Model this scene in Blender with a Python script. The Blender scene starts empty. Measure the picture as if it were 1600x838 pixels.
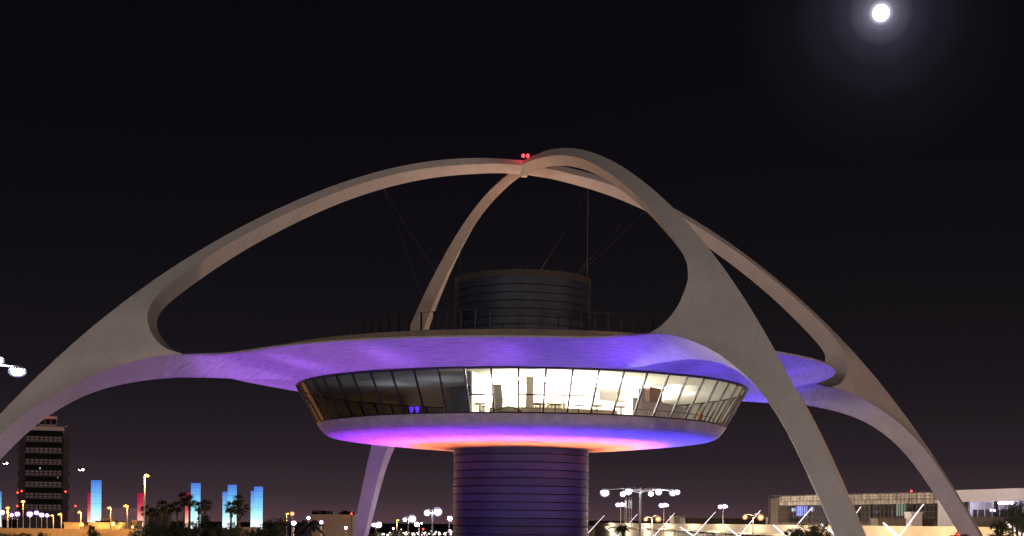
import bpy, math, random
import numpy as np
from mathutils import Vector, Matrix

# ------------------------------------------------------------------ camera
F_PX, HY, ROLL = 2262.5, 815.7, 0.00986          # focal length and horizon in photo pixels, roll
CAM = Vector((-0.72, -123.0, 10.2))
scn = bpy.context.scene
cd = bpy.data.cameras.new('camera')
cam = bpy.data.objects.new('camera', cd)
scn.collection.objects.link(cam)
RT = Vector((math.cos(ROLL), 0, math.sin(ROLL)))
UP = Vector((-math.sin(ROLL), 0, math.cos(ROLL)))
FW = Vector((0, 1, 0))
m = Matrix((RT, UP, -FW)).transposed().to_4x4()
m.translation = CAM
cam.matrix_world = m
cd.sensor_width = 36.0
cd.lens = F_PX / 1600 * 36
cd.shift_y = (HY - 419) / 1600
cd.clip_start = 0.5
cd.clip_end = 30000
scn.camera = cam


def at(px, py, depth):
    """point on the ray of photo pixel (px, py) at the given depth in metres"""
    return CAM + depth * (FW + (px - 800) / F_PX * RT - (py - HY) / F_PX * UP)


# ------------------------------------------------------------------ night sky
MOON_DIR = (at(1376.5, 20, 1) - CAM).normalized()
w = bpy.data.worlds.new('World')
scn.world = w
w.use_nodes = True
nt = w.node_tree
nt.nodes.clear()
N = nt.nodes.new
L = nt.links.new
wo = N('ShaderNodeOutputWorld')
bg = N('ShaderNodeBackground')
tc = N('ShaderNodeTexCoord')
sep = N('ShaderNodeSeparateXYZ')
L(tc.outputs['Generated'], sep.inputs[0])
cr = N('ShaderNodeValToRGB')
e = cr.color_ramp.elements


def lin(r, g, b):
    f = lambda c: (c / 12.92 if c <= .04045 else ((c + .055) / 1.055) ** 2.4)
    return (f(r / 255), f(g / 255), f(b / 255), 1)


e[0].position = 0.0
e[0].color = lin(80, 60, 65)
e[1].position = 1.0
e[1].color = lin(7, 6, 10)
for p, c in ((.016, (58, 45, 52)), (.045, (40, 32, 38)), (.095, (25, 21, 26)), (.18, (15, 13, 17)), (.26, (11, 9, 14)), (.36, (9, 7, 12))):
    k = e.new(p)
    k.color = lin(*c)
L(sep.outputs['Z'], cr.inputs[0])
# a very faint physical night sky under the town glow
sky = N('ShaderNodeTexSky')
sky.sky_type = 'NISHITA'
sky.sun_disc = False
sky.sun_elevation = math.asin(MOON_DIR.z)
sky.sun_rotation = math.atan2(MOON_DIR.x, MOON_DIR.y)
skym = N('ShaderNodeMix')
skym.data_type = 'RGBA'
skym.blend_type = 'ADD'
skym.inputs[0].default_value = 0.00002
L(cr.outputs[0], skym.inputs[6])
L(sky.outputs[0], skym.inputs[7])
# aureole of thin cloud round the moon
dot = N('ShaderNodeVectorMath')
dot.operation = 'DOT_PRODUCT'
dot.inputs[1].default_value = MOON_DIR
nrm = N('ShaderNodeVectorMath')
nrm.operation = 'NORMALIZE'
L(tc.outputs['Generated'], nrm.inputs[0])
L(nrm.outputs[0], dot.inputs[0])
ac = N('ShaderNodeMath')
ac.operation = 'ARCCOSINE'
L(dot.outputs['Value'], ac.inputs[0])
mr = N('ShaderNodeMath')
mr.operation = 'MULTIPLY'
mr.inputs[1].default_value = 1 / 0.092
L(ac.outputs[0], mr.inputs[0])
ar = N('ShaderNodeValToRGB')
e = ar.color_ramp.elements
e[0].position = 0.0
e[0].color = (.75, .70, .85, 1)
e[1].position = 1.0
e[1].color = (0, 0, 0, 1)
for p, c in ((.055, (.62, .58, .75)), (.085, (.17, .165, .22)), (.13, (.085, .083, .12)), (.22, (.026, .024, .040)),
             (.36, (.0095, .0085, .0145)), (.6, (.0026, .0023, .0036))):
    k = e.new(p)
    k.color = (*c, 1)
L(mr.outputs[0], ar.inputs[0])
add = N('ShaderNodeMix')
add.data_type = 'RGBA'
add.blend_type = 'ADD'
add.inputs[0].default_value = 1
cn = N('ShaderNodeTexNoise')
cn.inputs['Scale'].default_value = 9
cn.inputs['Detail'].default_value = 5
L(nrm.outputs[0], cn.inputs['Vector'])
cm = N('ShaderNodeMapRange')
cm.inputs[1].default_value = .3
cm.inputs[2].default_value = .7
cm.inputs[3].default_value = .72
cm.inputs[4].default_value = 1.3
L(cn.outputs[0], cm.inputs[0])
cx2 = N('ShaderNodeVectorMath')
cx2.operation = 'SCALE'
L(ar.outputs[0], cx2.inputs[0])
L(cm.outputs[0], cx2.inputs['Scale'])
L(skym.outputs[2], add.inputs[6])
L(cx2.outputs[0], add.inputs[7])
L(add.outputs[2], bg.inputs[0])
bg.inputs[1].default_value = 1.0
L(bg.outputs[0], wo.inputs[0])


def lamp(name, kind, loc, energy, color, target=None, size=.3, cone=60, blend=.6):
    d = bpy.data.lights.new(name, kind)
    d.energy = energy
    d.color = color
    if kind == 'SPOT':
        d.spot_size = math.radians(cone)
        d.spot_blend = blend
        d.shadow_soft_size = size
    elif kind == 'POINT':
        d.shadow_soft_size = size
    elif kind == 'AREA':
        d.shape = 'DISK'
        d.size = size
    o = bpy.data.objects.new(name, d)
    scn.collection.objects.link(o)
    o.location = loc
    if target is not None:
        o.rotation_euler = (Vector(target) - Vector(loc)).to_track_quat('-Z', 'Y').to_euler()
    return o


moonlight = lamp('moonlight', 'SUN', (0, 0, 80), 0.02, (.85, .9, 1))
moonlight.data.angle = math.radians(.5)
moonlight.rotation_euler = (-MOON_DIR).to_track_quat('-Z', 'Y').to_euler()

scn.view_settings.view_transform = 'Standard'
scn.view_settings.look = 'None'
scn.view_settings.exposure = 0
scn.view_settings.gamma = 1
cy = scn.cycles
cy.use_denoising = True
cy.max_bounces = 6
cy.transparent_max_bounces = 12
cy.sample_clamp_indirect = 4
cy.use_light_tree = True

# town light: tall car park and roadway lights behind and beside the camera
lamp('carpark_light', 'POINT', (-75, -150, 22), 118000, (1, .88, .82), size=.5)
lamp('carpark_light', 'POINT', (35, -165, 20), 112000, (1, .82, .71), size=.5)
lamp('carpark_light', 'POINT', (105, -70, 14), 90000, (1, .66, .52), size=.5)
lamp('carpark_light', 'POINT', (-20, 110, 14), 26000, (1, .62, .54), size=.5)
# warm floods on the roof of the drum, washing the inner faces of the arches
for k in range(4):
    a = math.radians(20 + 90 * k)
    lamp('roof_flood', 'POINT', (2.6 * math.cos(a), 2.6 * math.sin(a), 31.6), 620, (1, .55, .34), size=.3)
# coloured floods in the planting round the shaft and on the plaza
for k in range(16):
    a = math.radians(22.5 * k + 8)
    cx_, sx_ = math.cos(a), math.sin(a)
    blue = min(1, max(0, .5 + .9 * cx_))       # east side is set bluer than the west side
    col = (.40 - .31 * blue, .125 - .085 * blue, 1)
    lamp('plaza_flood', 'SPOT', (23 * cx_, 23 * sx_, .4), 14500, col, (22.5 * cx_, 22.5 * sx_, 22), .2, 36, .7)
for k in range(28):
    a = 2 * math.pi * k / 28
    cx_, sx_ = math.cos(a), math.sin(a)
    blue = min(1, max(0, .5 + .9 * cx_))
    lamp('bowl_flood', 'SPOT', (12.9 * cx_, 12.9 * sx_, .4), 18500, (.34 - .26 * blue, .05, 1), (13.0 * cx_, 13.0 * sx_, 17), .2, 30, .9)
    lamp('shaft_flood', 'SPOT', (9.8 * cx_, 9.8 * sx_, .4), 16000 + 5000 * cx_, (1, .21, .10), (9.5 * cx_, 9.5 * sx_, 17), .1, 28, 1)
LEG_AZ = {}
C_AZ, A_AZ = math.radians(68.4), math.radians(22.3)
LEGS = [('left', -math.sin(C_AZ), -math.cos(C_AZ)), ('right', math.sin(C_AZ), math.cos(C_AZ)),
        ('front', math.sin(A_AZ), -math.cos(A_AZ)), ('back', -math.sin(A_AZ), math.cos(A_AZ))]
for nme, dx, dy in LEGS:
    bl = min(1, .5 + .9 * dx) if dx > 0 else 0
    pw_ = {'front': 14000, 'left': 3200, 'right': 3000, 'back': 13000}[nme]
    for rr_ in (24.5, 29.5):
        lamp('arm_flood', 'SPOT', (rr_ * dx, rr_ * dy, .4), pw_, (.42 - .28 * bl, .10 - .04 * bl, 1), (rr_ * dx * 1.03, rr_ * dy * 1.03, 22), .3, 36, 1)
    lamp('leg_flood', 'SPOT', (31 * dx, 31 * dy, .4), 5500 if nme == 'back' else (900 if nme == 'right' else 1700), (.42, .20, 1), (41 * dx, 41 * dy, 14), .2, 92, .8)


# ------------------------------------------------------------------ helpers
rng = random.Random(5)


def tag(o, label=None, cat=None, group=None, kind=None):
    if label:
        o['label'] = label
    if cat:
        o['category'] = cat
    if group:
        o['group'] = group
    if kind:
        o['kind'] = kind
    return o


def empty(name, loc=(0, 0, 0), rz=0, parent=None):
    o = bpy.data.objects.new(name, None)
    scn.collection.objects.link(o)
    o.location = loc
    o.rotation_euler = (0, 0, rz)
    o.empty_display_size = .2
    if parent:
        o.parent = parent
    return o


def link(name, me, parent=None, loc=(0, 0, 0), rz=0):
    o = bpy.data.objects.new(name, me)
    scn.collection.objects.link(o)
    if parent:
        o.parent = parent
    o.location = loc
    o.rotation_euler = (0, 0, rz)
    return o


class MB:
    def __init__(s):
        s.v, s.f, s.sm = [], [], []

    def quad(s, a, b, c, d):
        n = len(s.v)
        s.v += [a, b, c, d]
        s.f.append((n, n + 1, n + 2, n + 3))
        s.sm.append(False)

    def tri(s, a, b, c):
        n = len(s.v)
        s.v += [a, b, c]
        s.f.append((n, n + 1, n + 2))
        s.sm.append(False)

    def box(s, c, d, R=None):
        n = len(s.v)
        for x in (-.5, .5):
            for y in (-.5, .5):
                for z in (-.5, .5):
                    v = Vector((x * d[0], y * d[1], z * d[2]))
                    if R is not None:
                        v = R @ v
                    s.v.append((c[0] + v.x, c[1] + v.y, c[2] + v.z))
        for q in ((0, 1, 3, 2), (4, 6, 7, 5), (0, 4, 5, 1), (2, 3, 7, 6), (0, 2, 6, 4), (1, 5, 7, 3)):
            s.f.append(tuple(n + i for i in q))
            s.sm.append(False)
        return s

    def bx(s, x0, x1, y0, y1, z0, z1):
        return s.box(((x0 + x1) / 2, (y0 + y1) / 2, (z0 + z1) / 2), (x1 - x0, y1 - y0, z1 - z0))

    def grid(s, rows, smooth=True, closed=False):
        """rows: list of equally long lists of points"""
        n = len(s.v)
        k = len(rows[0])
        for r in rows:
            s.v += [tuple(p) for p in r]
        for i in range(len(rows) - 1):
            for j in range(k if closed else k - 1):
                a, b = n + i * k + j, n + i * k + (j + 1) % k
                s.f.append((a, b, b + k, a + k))
                s.sm.append(smooth)
        return s

    def tube(s, pts, rad, seg=8, smooth=True, cap=True):
        pts = [Vector(p) for p in pts]
        if not isinstance(rad, (list, tuple)):
            rad = [rad] * len(pts)
        rows = []
        up = Vector((0, 0, 1))
        for i, p in enumerate(pts):
            t = (pts[min(i + 1, len(pts) - 1)] - pts[max(i - 1, 0)]).normalized()
            a = t.cross(up)
            if a.length < 1e-3:
                a = t.cross(Vector((1, 0, 0)))
            a.normalize()
            b = t.cross(a)
            rows.append([p + rad[i] * (math.cos(2 * math.pi * q / seg) * a + math.sin(2 * math.pi * q / seg) * b) for q in range(seg)])
        n = len(s.v)
        s.grid(rows, smooth, True)
        if cap:
            s.f.append(tuple(n + q for q in range(seg)))
            s.f.append(tuple(n + (len(pts) - 1) * seg + q for q in range(seg))[::-1])
            s.sm += [False, False]
        return s

    def lathe(s, prof, seg=48, smooth=True, a0=0, a1=2 * math.pi):
        full = abs(a1 - a0 - 2 * math.pi) < 1e-6
        n = seg if full else seg + 1
        rows = [[(r * math.cos(a0 + (a1 - a0) * q / seg), r * math.sin(a0 + (a1 - a0) * q / seg), z) for q in range(n)] for r, z in prof]
        return s.grid(rows, smooth, full)

    def ellip(s, c, r, seg=12, rings=8):
        rows = []
        for i in range(rings + 1):
            a = math.pi * i / rings
            rr = max(math.sin(a), 1e-3)
            rows.append([(c[0] + r[0] * rr * math.cos(2 * math.pi * q / seg), c[1] + r[1] * rr * math.sin(2 * math.pi * q / seg),
                          c[2] + r[2] * math.cos(a)) for q in range(seg)])
        return s.grid(rows, True, True)

    def mesh(s, name, mat):
        me = bpy.data.meshes.new(name)
        me.from_pydata([tuple(p) for p in s.v], [], s.f)
        me.polygons.foreach_set('use_smooth', s.sm)
        me.materials.append(mat)
        me.update()
        return me

    def build(s, name, mat, parent=None, loc=(0, 0, 0), rz=0):
        return link(name, s.mesh(name, mat), parent, loc, rz)


# ------------------------------------------------------------------ materials
def mat(name, col, rough=.7, metal=0, var=0, scale=3, bump=0, stretch=(1, 1, 1), emit=None, estr=0, spec=.4, col2=None):
    M = bpy.data.materials.new(name)
    M.use_nodes = True
    t = M.node_tree
    b = t.nodes['Principled BSDF']
    b.inputs['Base Color'].default_value = (*col, 1)
    b.inputs['Roughness'].default_value = rough
    b.inputs['Metallic'].default_value = metal
    b.inputs['Specular IOR Level'].default_value = spec
    if emit:
        b.inputs['Emission Color'].default_value = (*emit, 1)
        b.inputs['Emission Strength'].default_value = estr
    if var or bump:
        tcn = t.nodes.new('ShaderNodeTexCoord')
        mp = t.nodes.new('ShaderNodeMapping')
        mp.inputs['Scale'].default_value = stretch
        t.links.new(tcn.outputs['Object'], mp.inputs[0])
        n1 = t.nodes.new('ShaderNodeTexNoise')
        n1.inputs['Scale'].default_value = scale
        n1.inputs['Detail'].default_value = 7
        n1.inputs['Roughness'].default_value = .65
        t.links.new(mp.outputs[0], n1.inputs['Vector'])
        r = t.nodes.new('ShaderNodeValToRGB')
        c2 = col2 or tuple(c * (1 - var) for c in col)
        r.color_ramp.elements[0].position = .32
        r.color_ramp.elements[0].color = (*c2, 1)
        r.color_ramp.elements[1].position = .62
        r.color_ramp.elements[1].color = (*[min(1, c * (1 + var * .3)) for c in col], 1)
        t.links.new(n1.outputs[0], r.inputs[0])
        t.links.new(r.outputs[0], b.inputs['Base Color'])
        if bump:
            bp = t.nodes.new('ShaderNodeBump')
            bp.inputs['Strength'].default_value = bump
            bp.inputs['Distance'].default_value = .05
            t.links.new(n1.outputs[0], bp.inputs['Height'])
            t.links.new(bp.outputs[0], b.inputs['Normal'])
    return M


def emis(name, col, st):
    return mat(name, (.02, .02, .02), .5, emit=col, estr=st)


def concrete_leg():
    M = mat('arch_concrete', (.58, .53, .515), .75, var=.09, scale=.3, bump=.04)
    t = M.node_tree
    b = t.nodes['Principled BSDF']
    # fine construction joints across the arch, every 4.6 m along its length, and rain streaks
    tcn = t.nodes.new('ShaderNodeTexCoord')
    sp = t.nodes.new('ShaderNodeSeparateXYZ')
    t.links.new(tcn.outputs['Object'], sp.inputs[0])
    ad = t.nodes.new('ShaderNodeMath')
    ad.operation = 'MULTIPLY_ADD'
    ad.inputs[1].default_value = -.75
    t.links.new(sp.outputs['Z'], ad.inputs[0])
    t.links.new(sp.outputs['X'], ad.inputs[2])
    fr = t.nodes.new('ShaderNodeMath')
    fr.operation = 'PINGPONG'
    fr.inputs[1].default_value = 2.9
    t.links.new(ad.outputs[0], fr.inputs[0])
    lt = t.nodes.new('ShaderNodeMath')
    lt.operation = 'LESS_THAN'
    lt.inputs[1].default_value = .022
    t.links.new(fr.outputs[0], lt.inputs[0])
    n2 = t.nodes.new('ShaderNodeTexNoise')
    mp = t.nodes.new('ShaderNodeMapping')
    mp.inputs['Scale'].default_value = (1.6, 1.6, .16)
    t.links.new(tcn.outputs['Object'], mp.inputs[0])
    t.links.new(mp.outputs[0], n2.inputs['Vector'])
    n2.inputs['Scale'].default_value = 1.2
    n2.inputs['Detail'].default_value = 8
    src = b.inputs['Base Color'].links[0].from_socket
    mx = t.nodes.new('ShaderNodeMix')
    mx.data_type = 'RGBA'
    mx.blend_type = 'MULTIPLY'
    mx.inputs[0].default_value = 1
    rp = t.nodes.new('ShaderNodeValToRGB')
    rp.color_ramp.elements[0].position = .30
    rp.color_ramp.elements[0].color = (.93, .92, .91, 1)
    rp.color_ramp.elements[1].position = .60
    t.links.new(n2.outputs[0], rp.inputs[0])
    t.links.new(src, mx.inputs[6])
    t.links.new(rp.outputs[0], mx.inputs[7])
    m2 = t.nodes.new('ShaderNodeMix')
    m2.data_type = 'RGBA'
    m2.inputs[7].default_value = (.3, .28, .26, 1)
    sc = t.nodes.new('ShaderNodeMath')
    sc.operation = 'MULTIPLY'
    sc.inputs[1].default_value = .55
    t.links.new(lt.outputs[0], sc.inputs[0])
    t.links.new(sc.outputs[0], m2.inputs[0])
    t.links.new(mx.outputs[2], m2.inputs[6])
    t.links.new(m2.outputs[2], b.inputs['Base Color'])
    return M


def stucco():
    """hand trowelled stucco of the soffits, marks running round the building"""
    M = mat('trowelled_stucco', (.62, .60, .58), .8)
    t = M.node_tree
    b = t.nodes['Principled BSDF']
    tcn = t.nodes.new('ShaderNodeTexCoord')
    sp = t.nodes.new('ShaderNodeSeparateXYZ')
    t.links.new(tcn.outputs['Object'], sp.inputs[0])
    at2 = t.nodes.new('ShaderNodeMath')
    at2.operation = 'ARCTAN2'
    t.links.new(sp.outputs['Y'], at2.inputs[0])
    t.links.new(sp.outputs['X'], at2.inputs[1])
    ln = t.nodes.new('ShaderNodeVectorMath')
    ln.operation = 'LENGTH'
    t.links.new(tcn.outputs['Object'], ln.inputs[0])
    cb = t.nodes.new('ShaderNodeCombineXYZ')
    m1 = t.nodes.new('ShaderNodeMath')
    m1.operation = 'MULTIPLY'
    m1.inputs[1].default_value = 4
    t.links.new(at2.outputs[0], m1.inputs[0])
    t.links.new(m1.outputs[0], cb.inputs[0])
    t.links.new(ln.outputs['Value'], cb.inputs[1])
    n = t.nodes.new('ShaderNodeTexNoise')
    n.inputs['Scale'].default_value = 4.6
    n.inputs['Detail'].default_value = 9
    n.inputs['Roughness'].default_value = .72
    n.inputs['Distortion'].default_value = .8
    t.links.new(cb.outputs[0], n.inputs['Vector'])
    r = t.nodes.new('ShaderNodeValToRGB')
    r.color_ramp.elements[0].position = .33
    r.color_ramp.elements[0].color = (.40, .38, .38, 1)
    r.color_ramp.elements[1].position = .56
    r.color_ramp.elements[1].color = (.66, .64, .62, 1)
    t.links.new(n.outputs[0], r.inputs[0])
    t.links.new(r.outputs[0], b.inputs['Base Color'])
    bp = t.nodes.new('ShaderNodeBump')
    bp.inputs['Strength'].default_value = .35
    bp.inputs['Distance'].default_value = .06
    t.links.new(n.outputs[0], bp.inputs['Height'])
    t.links.new(bp.outputs[0], b.inputs['Normal'])
    return M


def glass(name, tint=(.92, .93, .92), rough=.01):
    M = bpy.data.materials.new(name)
    M.use_nodes = True
    t = M.node_tree
    t.nodes.clear()
    o = t.nodes.new('ShaderNodeOutputMaterial')
    tr = t.nodes.new('ShaderNodeBsdfTransparent')
    tr.inputs[0].default_value = (*tint, 1)
    gl = t.nodes.new('ShaderNodeBsdfGlossy')
    gl.inputs['Roughness'].default_value = rough
    lw = t.nodes.new('ShaderNodeFresnel')
    lw.inputs[0].default_value = 1.6
    mx = t.nodes.new('ShaderNodeMixShader')
    t.links.new(lw.outputs[0], mx.inputs[0])
    t.links.new(tr.outputs[0], mx.inputs[1])
    t.links.new(gl.outputs[0], mx.inputs[2])
    t.links.new(mx.outputs[0], o.inputs[0])
    return M


M_ARCH = concrete_leg()
M_STUCCO = stucco()
M_SILL = mat('sill_concrete', (.50, .46, .46), .75, var=.25, scale=1.2, bump=.1)
M_ROOF = mat('roof_membrane', (.20, .17, .15), .9, var=.3, scale=.8)
M_CURB = mat('roof_curb', (.23, .17, .13), .8, var=.3, scale=1.5)
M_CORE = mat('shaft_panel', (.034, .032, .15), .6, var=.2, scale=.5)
M_DRUM = mat('drum_panel', (.034, .04, .066), .45, var=.18, scale=.5)
M_DRUMCAP = mat('drum_cap', (.06, .05, .048), .8, var=.2, scale=1)
M_GAP = mat('shadow_gap', (.015, .013, .02), .8)
M_DARK = mat('dark_metal', (.03, .03, .032), .5, metal=.5)
M_MULL = mat('mullion_bronze', (.028, .02, .024), .6)
M_GLASS = glass('window_glass')
M_WHITEW = mat('interior_paint', (.82, .79, .70), .7, var=.06, scale=.8)
M_CEIL = mat('interior_ceiling', (.78, .76, .70), .8, var=.06, scale=1.5)
M_FLOOR = mat('interior_floor', (.30, .26, .22), .6, var=.2, scale=2)
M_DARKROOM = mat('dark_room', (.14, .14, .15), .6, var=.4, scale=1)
M_COUNTER = mat('counter_white', (.52, .49, .54), .45)
M_LEDGE = mat('counter_ledge', (.34, .33, .33), .4)
M_BROWN = mat('brown_cabinet', (.22, .12, .085), .5, var=.2, scale=2)
M_ORANGE = mat('orange_seat', (.55, .22, .07), .6)
M_TABLE = mat('table_top', (.16, .13, .10), .4)
M_STEEL = mat('steel', (.42, .42, .44), .4, metal=.8)
M_GALV = mat('galvanised_pole', (.45, .45, .47), .5, metal=.3, var=.1)
M_RED = emis('red_beacon', (1, .03, .04), 5)
M_CEILLAMP = emis('ceiling_lamp', (1, .87, .6), 20)
M_WHITEL = emis('white_lamp', (1, .92, 1), 150)
M_VIOL = emis('violet_white_lamp', (.92, .72, 1), 130)
M_SODIUM = emis('sodium_lamp', (1, .44, .08), 7)
M_PEACH = emis('peach_lamp', (1, .50, .20), 7)
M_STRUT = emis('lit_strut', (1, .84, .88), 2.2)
M_COOL = emis('cool_lamp', (.84, .89, 1), 260)



def jitter(M, amt):
    """each piece that shares the material gets a slightly different tone"""
    t = M.node_tree
    b = t.nodes['Principled BSDF']
    oi = t.nodes.new('ShaderNodeObjectInfo')
    mp = t.nodes.new('ShaderNodeMapRange')
    mp.inputs[3].default_value = 1 - amt
    mp.inputs[4].default_value = 1 + amt
    t.links.new(oi.outputs['Random'], mp.inputs[0])
    mv = t.nodes.new('ShaderNodeVectorMath')
    mv.operation = 'SCALE'
    src = b.inputs['Base Color'].links[0].from_socket
    t.links.new(src, mv.inputs[0])
    t.links.new(mp.outputs[0], mv.inputs['Scale'])
    t.links.new(mv.outputs[0], b.inputs['Base Color'])


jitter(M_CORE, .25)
jitter(M_DRUM, .3)
# ------------------------------------------------------------------ ground
g = MB()
g.quad((-4000, -1500, 0), (4000, -1500, 0), (4000, 5500, 0), (-4000, 5500, 0))
tag(g.build('ground', mat('asphalt', (.055, .052, .05), .85, var=.3, scale=.15)), kind='structure')

# ------------------------------------------------------------------ the arched building
bld = empty('arched_building')
tag(bld, 'pale concrete disc restaurant on a banded shaft under two crossing parabolic arches, lit violet', 'building')

# curves of the leg in its own plane (distance from centre, height), read off the photograph
CO = [(0, 40.92), (3.91, 40.73), (7.82, 40.13), (11.73, 39.08), (15.64, 37.61), (19.55, 35.76), (23.46, 33.57), (27.38, 31.03),
      (31.29, 28.11), (35.20, 24.74), (39.11, 20.83), (43.02, 16.36), (46.93, 11.40), (50.84, 6.20), (55.4, 0.0), (57.6, -3)]
CU = [(0, 40.42), (2.46, 40.28), (4.54, 40.03), (6.62, 39.72), (8.70, 39.30), (10.79, 38.74), (12.87, 38.04), (14.95, 37.22),
      (17.03, 36.27), (19.11, 35.22), (21.19, 34.08), (23.28, 32.84), (25.36, 31.48), (27.44, 29.97), (28.8, 28.9), (29.9, 27.95),
      (30.75, 27.02), (31.28, 26.0), (31.33, 25.0), (30.98, 23.95), (30.2, 23.12), (29.1, 22.76), (27.8, 22.70), (26.2, 22.70)]
CIU = [(0, 39.72), (2.46, 39.59), (4.54, 39.32), (6.62, 38.97), (8.70, 38.50), (10.79, 37.90), (12.87, 37.17), (14.95, 36.31),
       (17.03, 35.33), (19.11, 34.22), (21.19, 33.01), (23.28, 31.70), (25.36, 30.25), (27.0, 29.0), (28.3, 27.95), (29.4, 26.98),
       (30.1, 26.2), (30.42, 25.4), (30.33, 24.75), (30.0, 24.1), (29.4, 23.5), (28.6, 22.98), (27.4, 22.74), (25.8, 22.72)]
CS = [(28.9, 22.62), (29.52, 22.60), (31.16, 22.33), (32.80, 21.87), (34.44, 21.26), (36.08, 20.52), (37.72, 19.58), (39.36, 18.45),
      (41.00, 17.05), (42.64, 15.34), (44.28, 13.36), (45.92, 11.25), (47.56, 9.1), (49.20, 6.9), (54.2, 0.0), (56.4, -3)]
CIS = [(28.2, 21.17), (28.9, 21.13), (30.34, 20.96), (31.98, 20.67), (33.62, 20.26), (35.26, 19.66), (36.90, 18.80), (38.54, 17.66),
       (40.18, 16.16), (41.82, 14.34), (43.46, 12.32), (45.10, 10.2), (46.74, 8.0), (48.38, 5.8), (52.7, 0.0), (54.8, -3)]


def spline(pts, n=8):
    """Catmull-Rom through the points, n samples per span"""
    p = [Vector((a, b)) for a, b in pts]
    p = [2 * p[0] - p[1]] + p + [2 * p[-1] - p[-2]]
    out = []
    for i in range(1, len(p) - 2):
        for k in range(n):
            t = k / n
            a, b, c, d = p[i - 1:i + 3]
            out.append(.5 * ((2 * b) + (c - a) * t + (2 * a - 5 * b + 4 * c - d) * t * t + (3 * b - a - 3 * c + d) * t ** 3))
    out.append(p[-2])
    return out


def halfw(z):
    return .5 * float(np.interp(z, [28, 30, 40.5], [2.3, 2.1, .85]))


def edge_u(p):
    """half width at the side edge of the upper beam and the hole"""
    if p.x < 28 and p.y > 28:
        return halfw(p.y)
    if p.y < 22.9 and p.x < 29.2:
        return float(np.interp(p.x, [26.2, 27.1, 27.8, 28.5, 29.1], [4.9, 4.2, 3.7, 3.3, 2.95]))
    return float(np.interp(p.y, [22.76, 23.0, 23.5, 24.2, 25.0, 26.0, 27.0, 28.0, 29.0, 30.0], [2.95, 2.82, 2.5, 2.15, 1.85, 1.5, 1.28, 1.17, 1.1, 1.05]))


def edge_s(p):
    """half width at the side edge of the soffit"""
    return float(np.interp(p.x, [28.9, 29.6, 30.5, 31.5, 33, 34.5, 36, 38.5, 40.6, 42.5, 45, 48, 54], [3.05, 2.98, 2.84, 2.62, 2.25, 1.98, 1.78, 1.48, 1.26, 1.14, 1.05, .94, .75]))


EU, IU, ES, IS = spline(CU, 4), spline(CIU, 4), spline(CS, 4), spline(CIS, 4)
OO = spline(CO, 12)
ORHO = np.array([p.x for p in OO])
OZ = np.array([p.y for p in OO])


def opt(r):
    return Vector((r, float(np.interp(r, ORHO, OZ))))


# matching places along the outer ridge for each key point of the side edge
kU = [0, 2.55, 4.65, 6.75, 8.9, 11.05, 13.2, 15.35, 17.5, 19.65, 21.8, 23.95, 26.1, 28.25, 29.5, 30.6, 31.7, 32.8, 33.9, 34.9, 35.8, 36.5, 36.8, 37.0]
kS = [36.6, 37.0, 37.7, 38.5, 39.3, 40.1, 41.0, 42.0, 43.1, 44.3, 45.6, 47.0, 48.5, 50.1, 55.4, 57.6]
tU = np.interp(np.arange(len(EU)) / 4, np.arange(len(kU)), kU)
tS = np.interp(np.arange(len(ES)) / 4, np.arange(len(kS)), kS)


def strip(mb, A, B, n=6):
    mb.grid([[Vector(a).lerp(Vector(b), k / n) for k in range(n + 1)] for a, b in zip(A, B)], True)


leg = MB()
for s in (-1, 1):
    eu = [(p.x, s * edge_u(p), p.y) for p in EU]
    es = [(p.x, s * edge_s(p), p.y) for p in ES]
    ou = [(opt(t).x, 0, opt(t).y) for t in tU]
    os_ = [(opt(t).x, 0, opt(t).y) for t in tS]
    # outer face: one sheet from the side edge (upper beam, hole, soffit) to the outer ridge ...
    mid = [Vector(eu[76]).lerp(Vector(es[12]), k / 8) for k in range(1, 8)]
    tm_ = np.linspace(tU[76], tS[12], 9)[1:-1]
    om = [(opt(t).x, 0, opt(t).y) for t in tm_]
    strip(leg, eu[:77] + mid + es[12:], ou[:77] + om + os_[12:], 8)
    # ... and the wedge that runs out into the rim of the disc
    wa = eu[76:85]
    wb = [es[12 - round(12 * k / 8)] for k in range(9)]
    strip(leg, wa, wb, 8)
    strip(leg, eu, [(p.x, 0, p.y) for p in IU], 4)
    strip(leg, [(x, y, z - .003) for x, y, z in es], [(p.x, 0, p.y - .003) for p in IS], 4)
leg_me = leg.mesh('leg', M_ARCH)
for nme, dx, dy in LEGS:
    link('leg', leg_me, bld, rz=math.atan2(dy, dx))
hub = MB()
hub.lathe([(.02, 39.52), (.28, 39.52), (.32, 39.6), (.32, 39.9)], 20)
hub.build('apex_hub', M_ARCH, bld)

# flying disc
AZ = [math.atan2(dy, dx) for _, dx, dy in LEGS]


def arm_delta(th):
    best = None
    for a in AZ:
        d = (th - a + math.pi) % (2 * math.pi) - math.pi
        if best is None or abs(d) < abs(best):
            best = d
    return best


def rout(th):
    d = abs(math.degrees(arm_delta(th)))
    return float(np.interp(d, [0, 5.5, 5.8, 6.2, 7.0, 8.0, 9.3, 11, 13.5, 17, 90], [30, 30, 29.5, 28.95, 28.3, 27.65, 27.0, 26.5, 26.15, 25.98, 25.98]))


def zS(r):
    return float(np.interp(r, [26, 28, 29.5, 31], [22.58, 22.62, 22.60, 22.35]))


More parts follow.
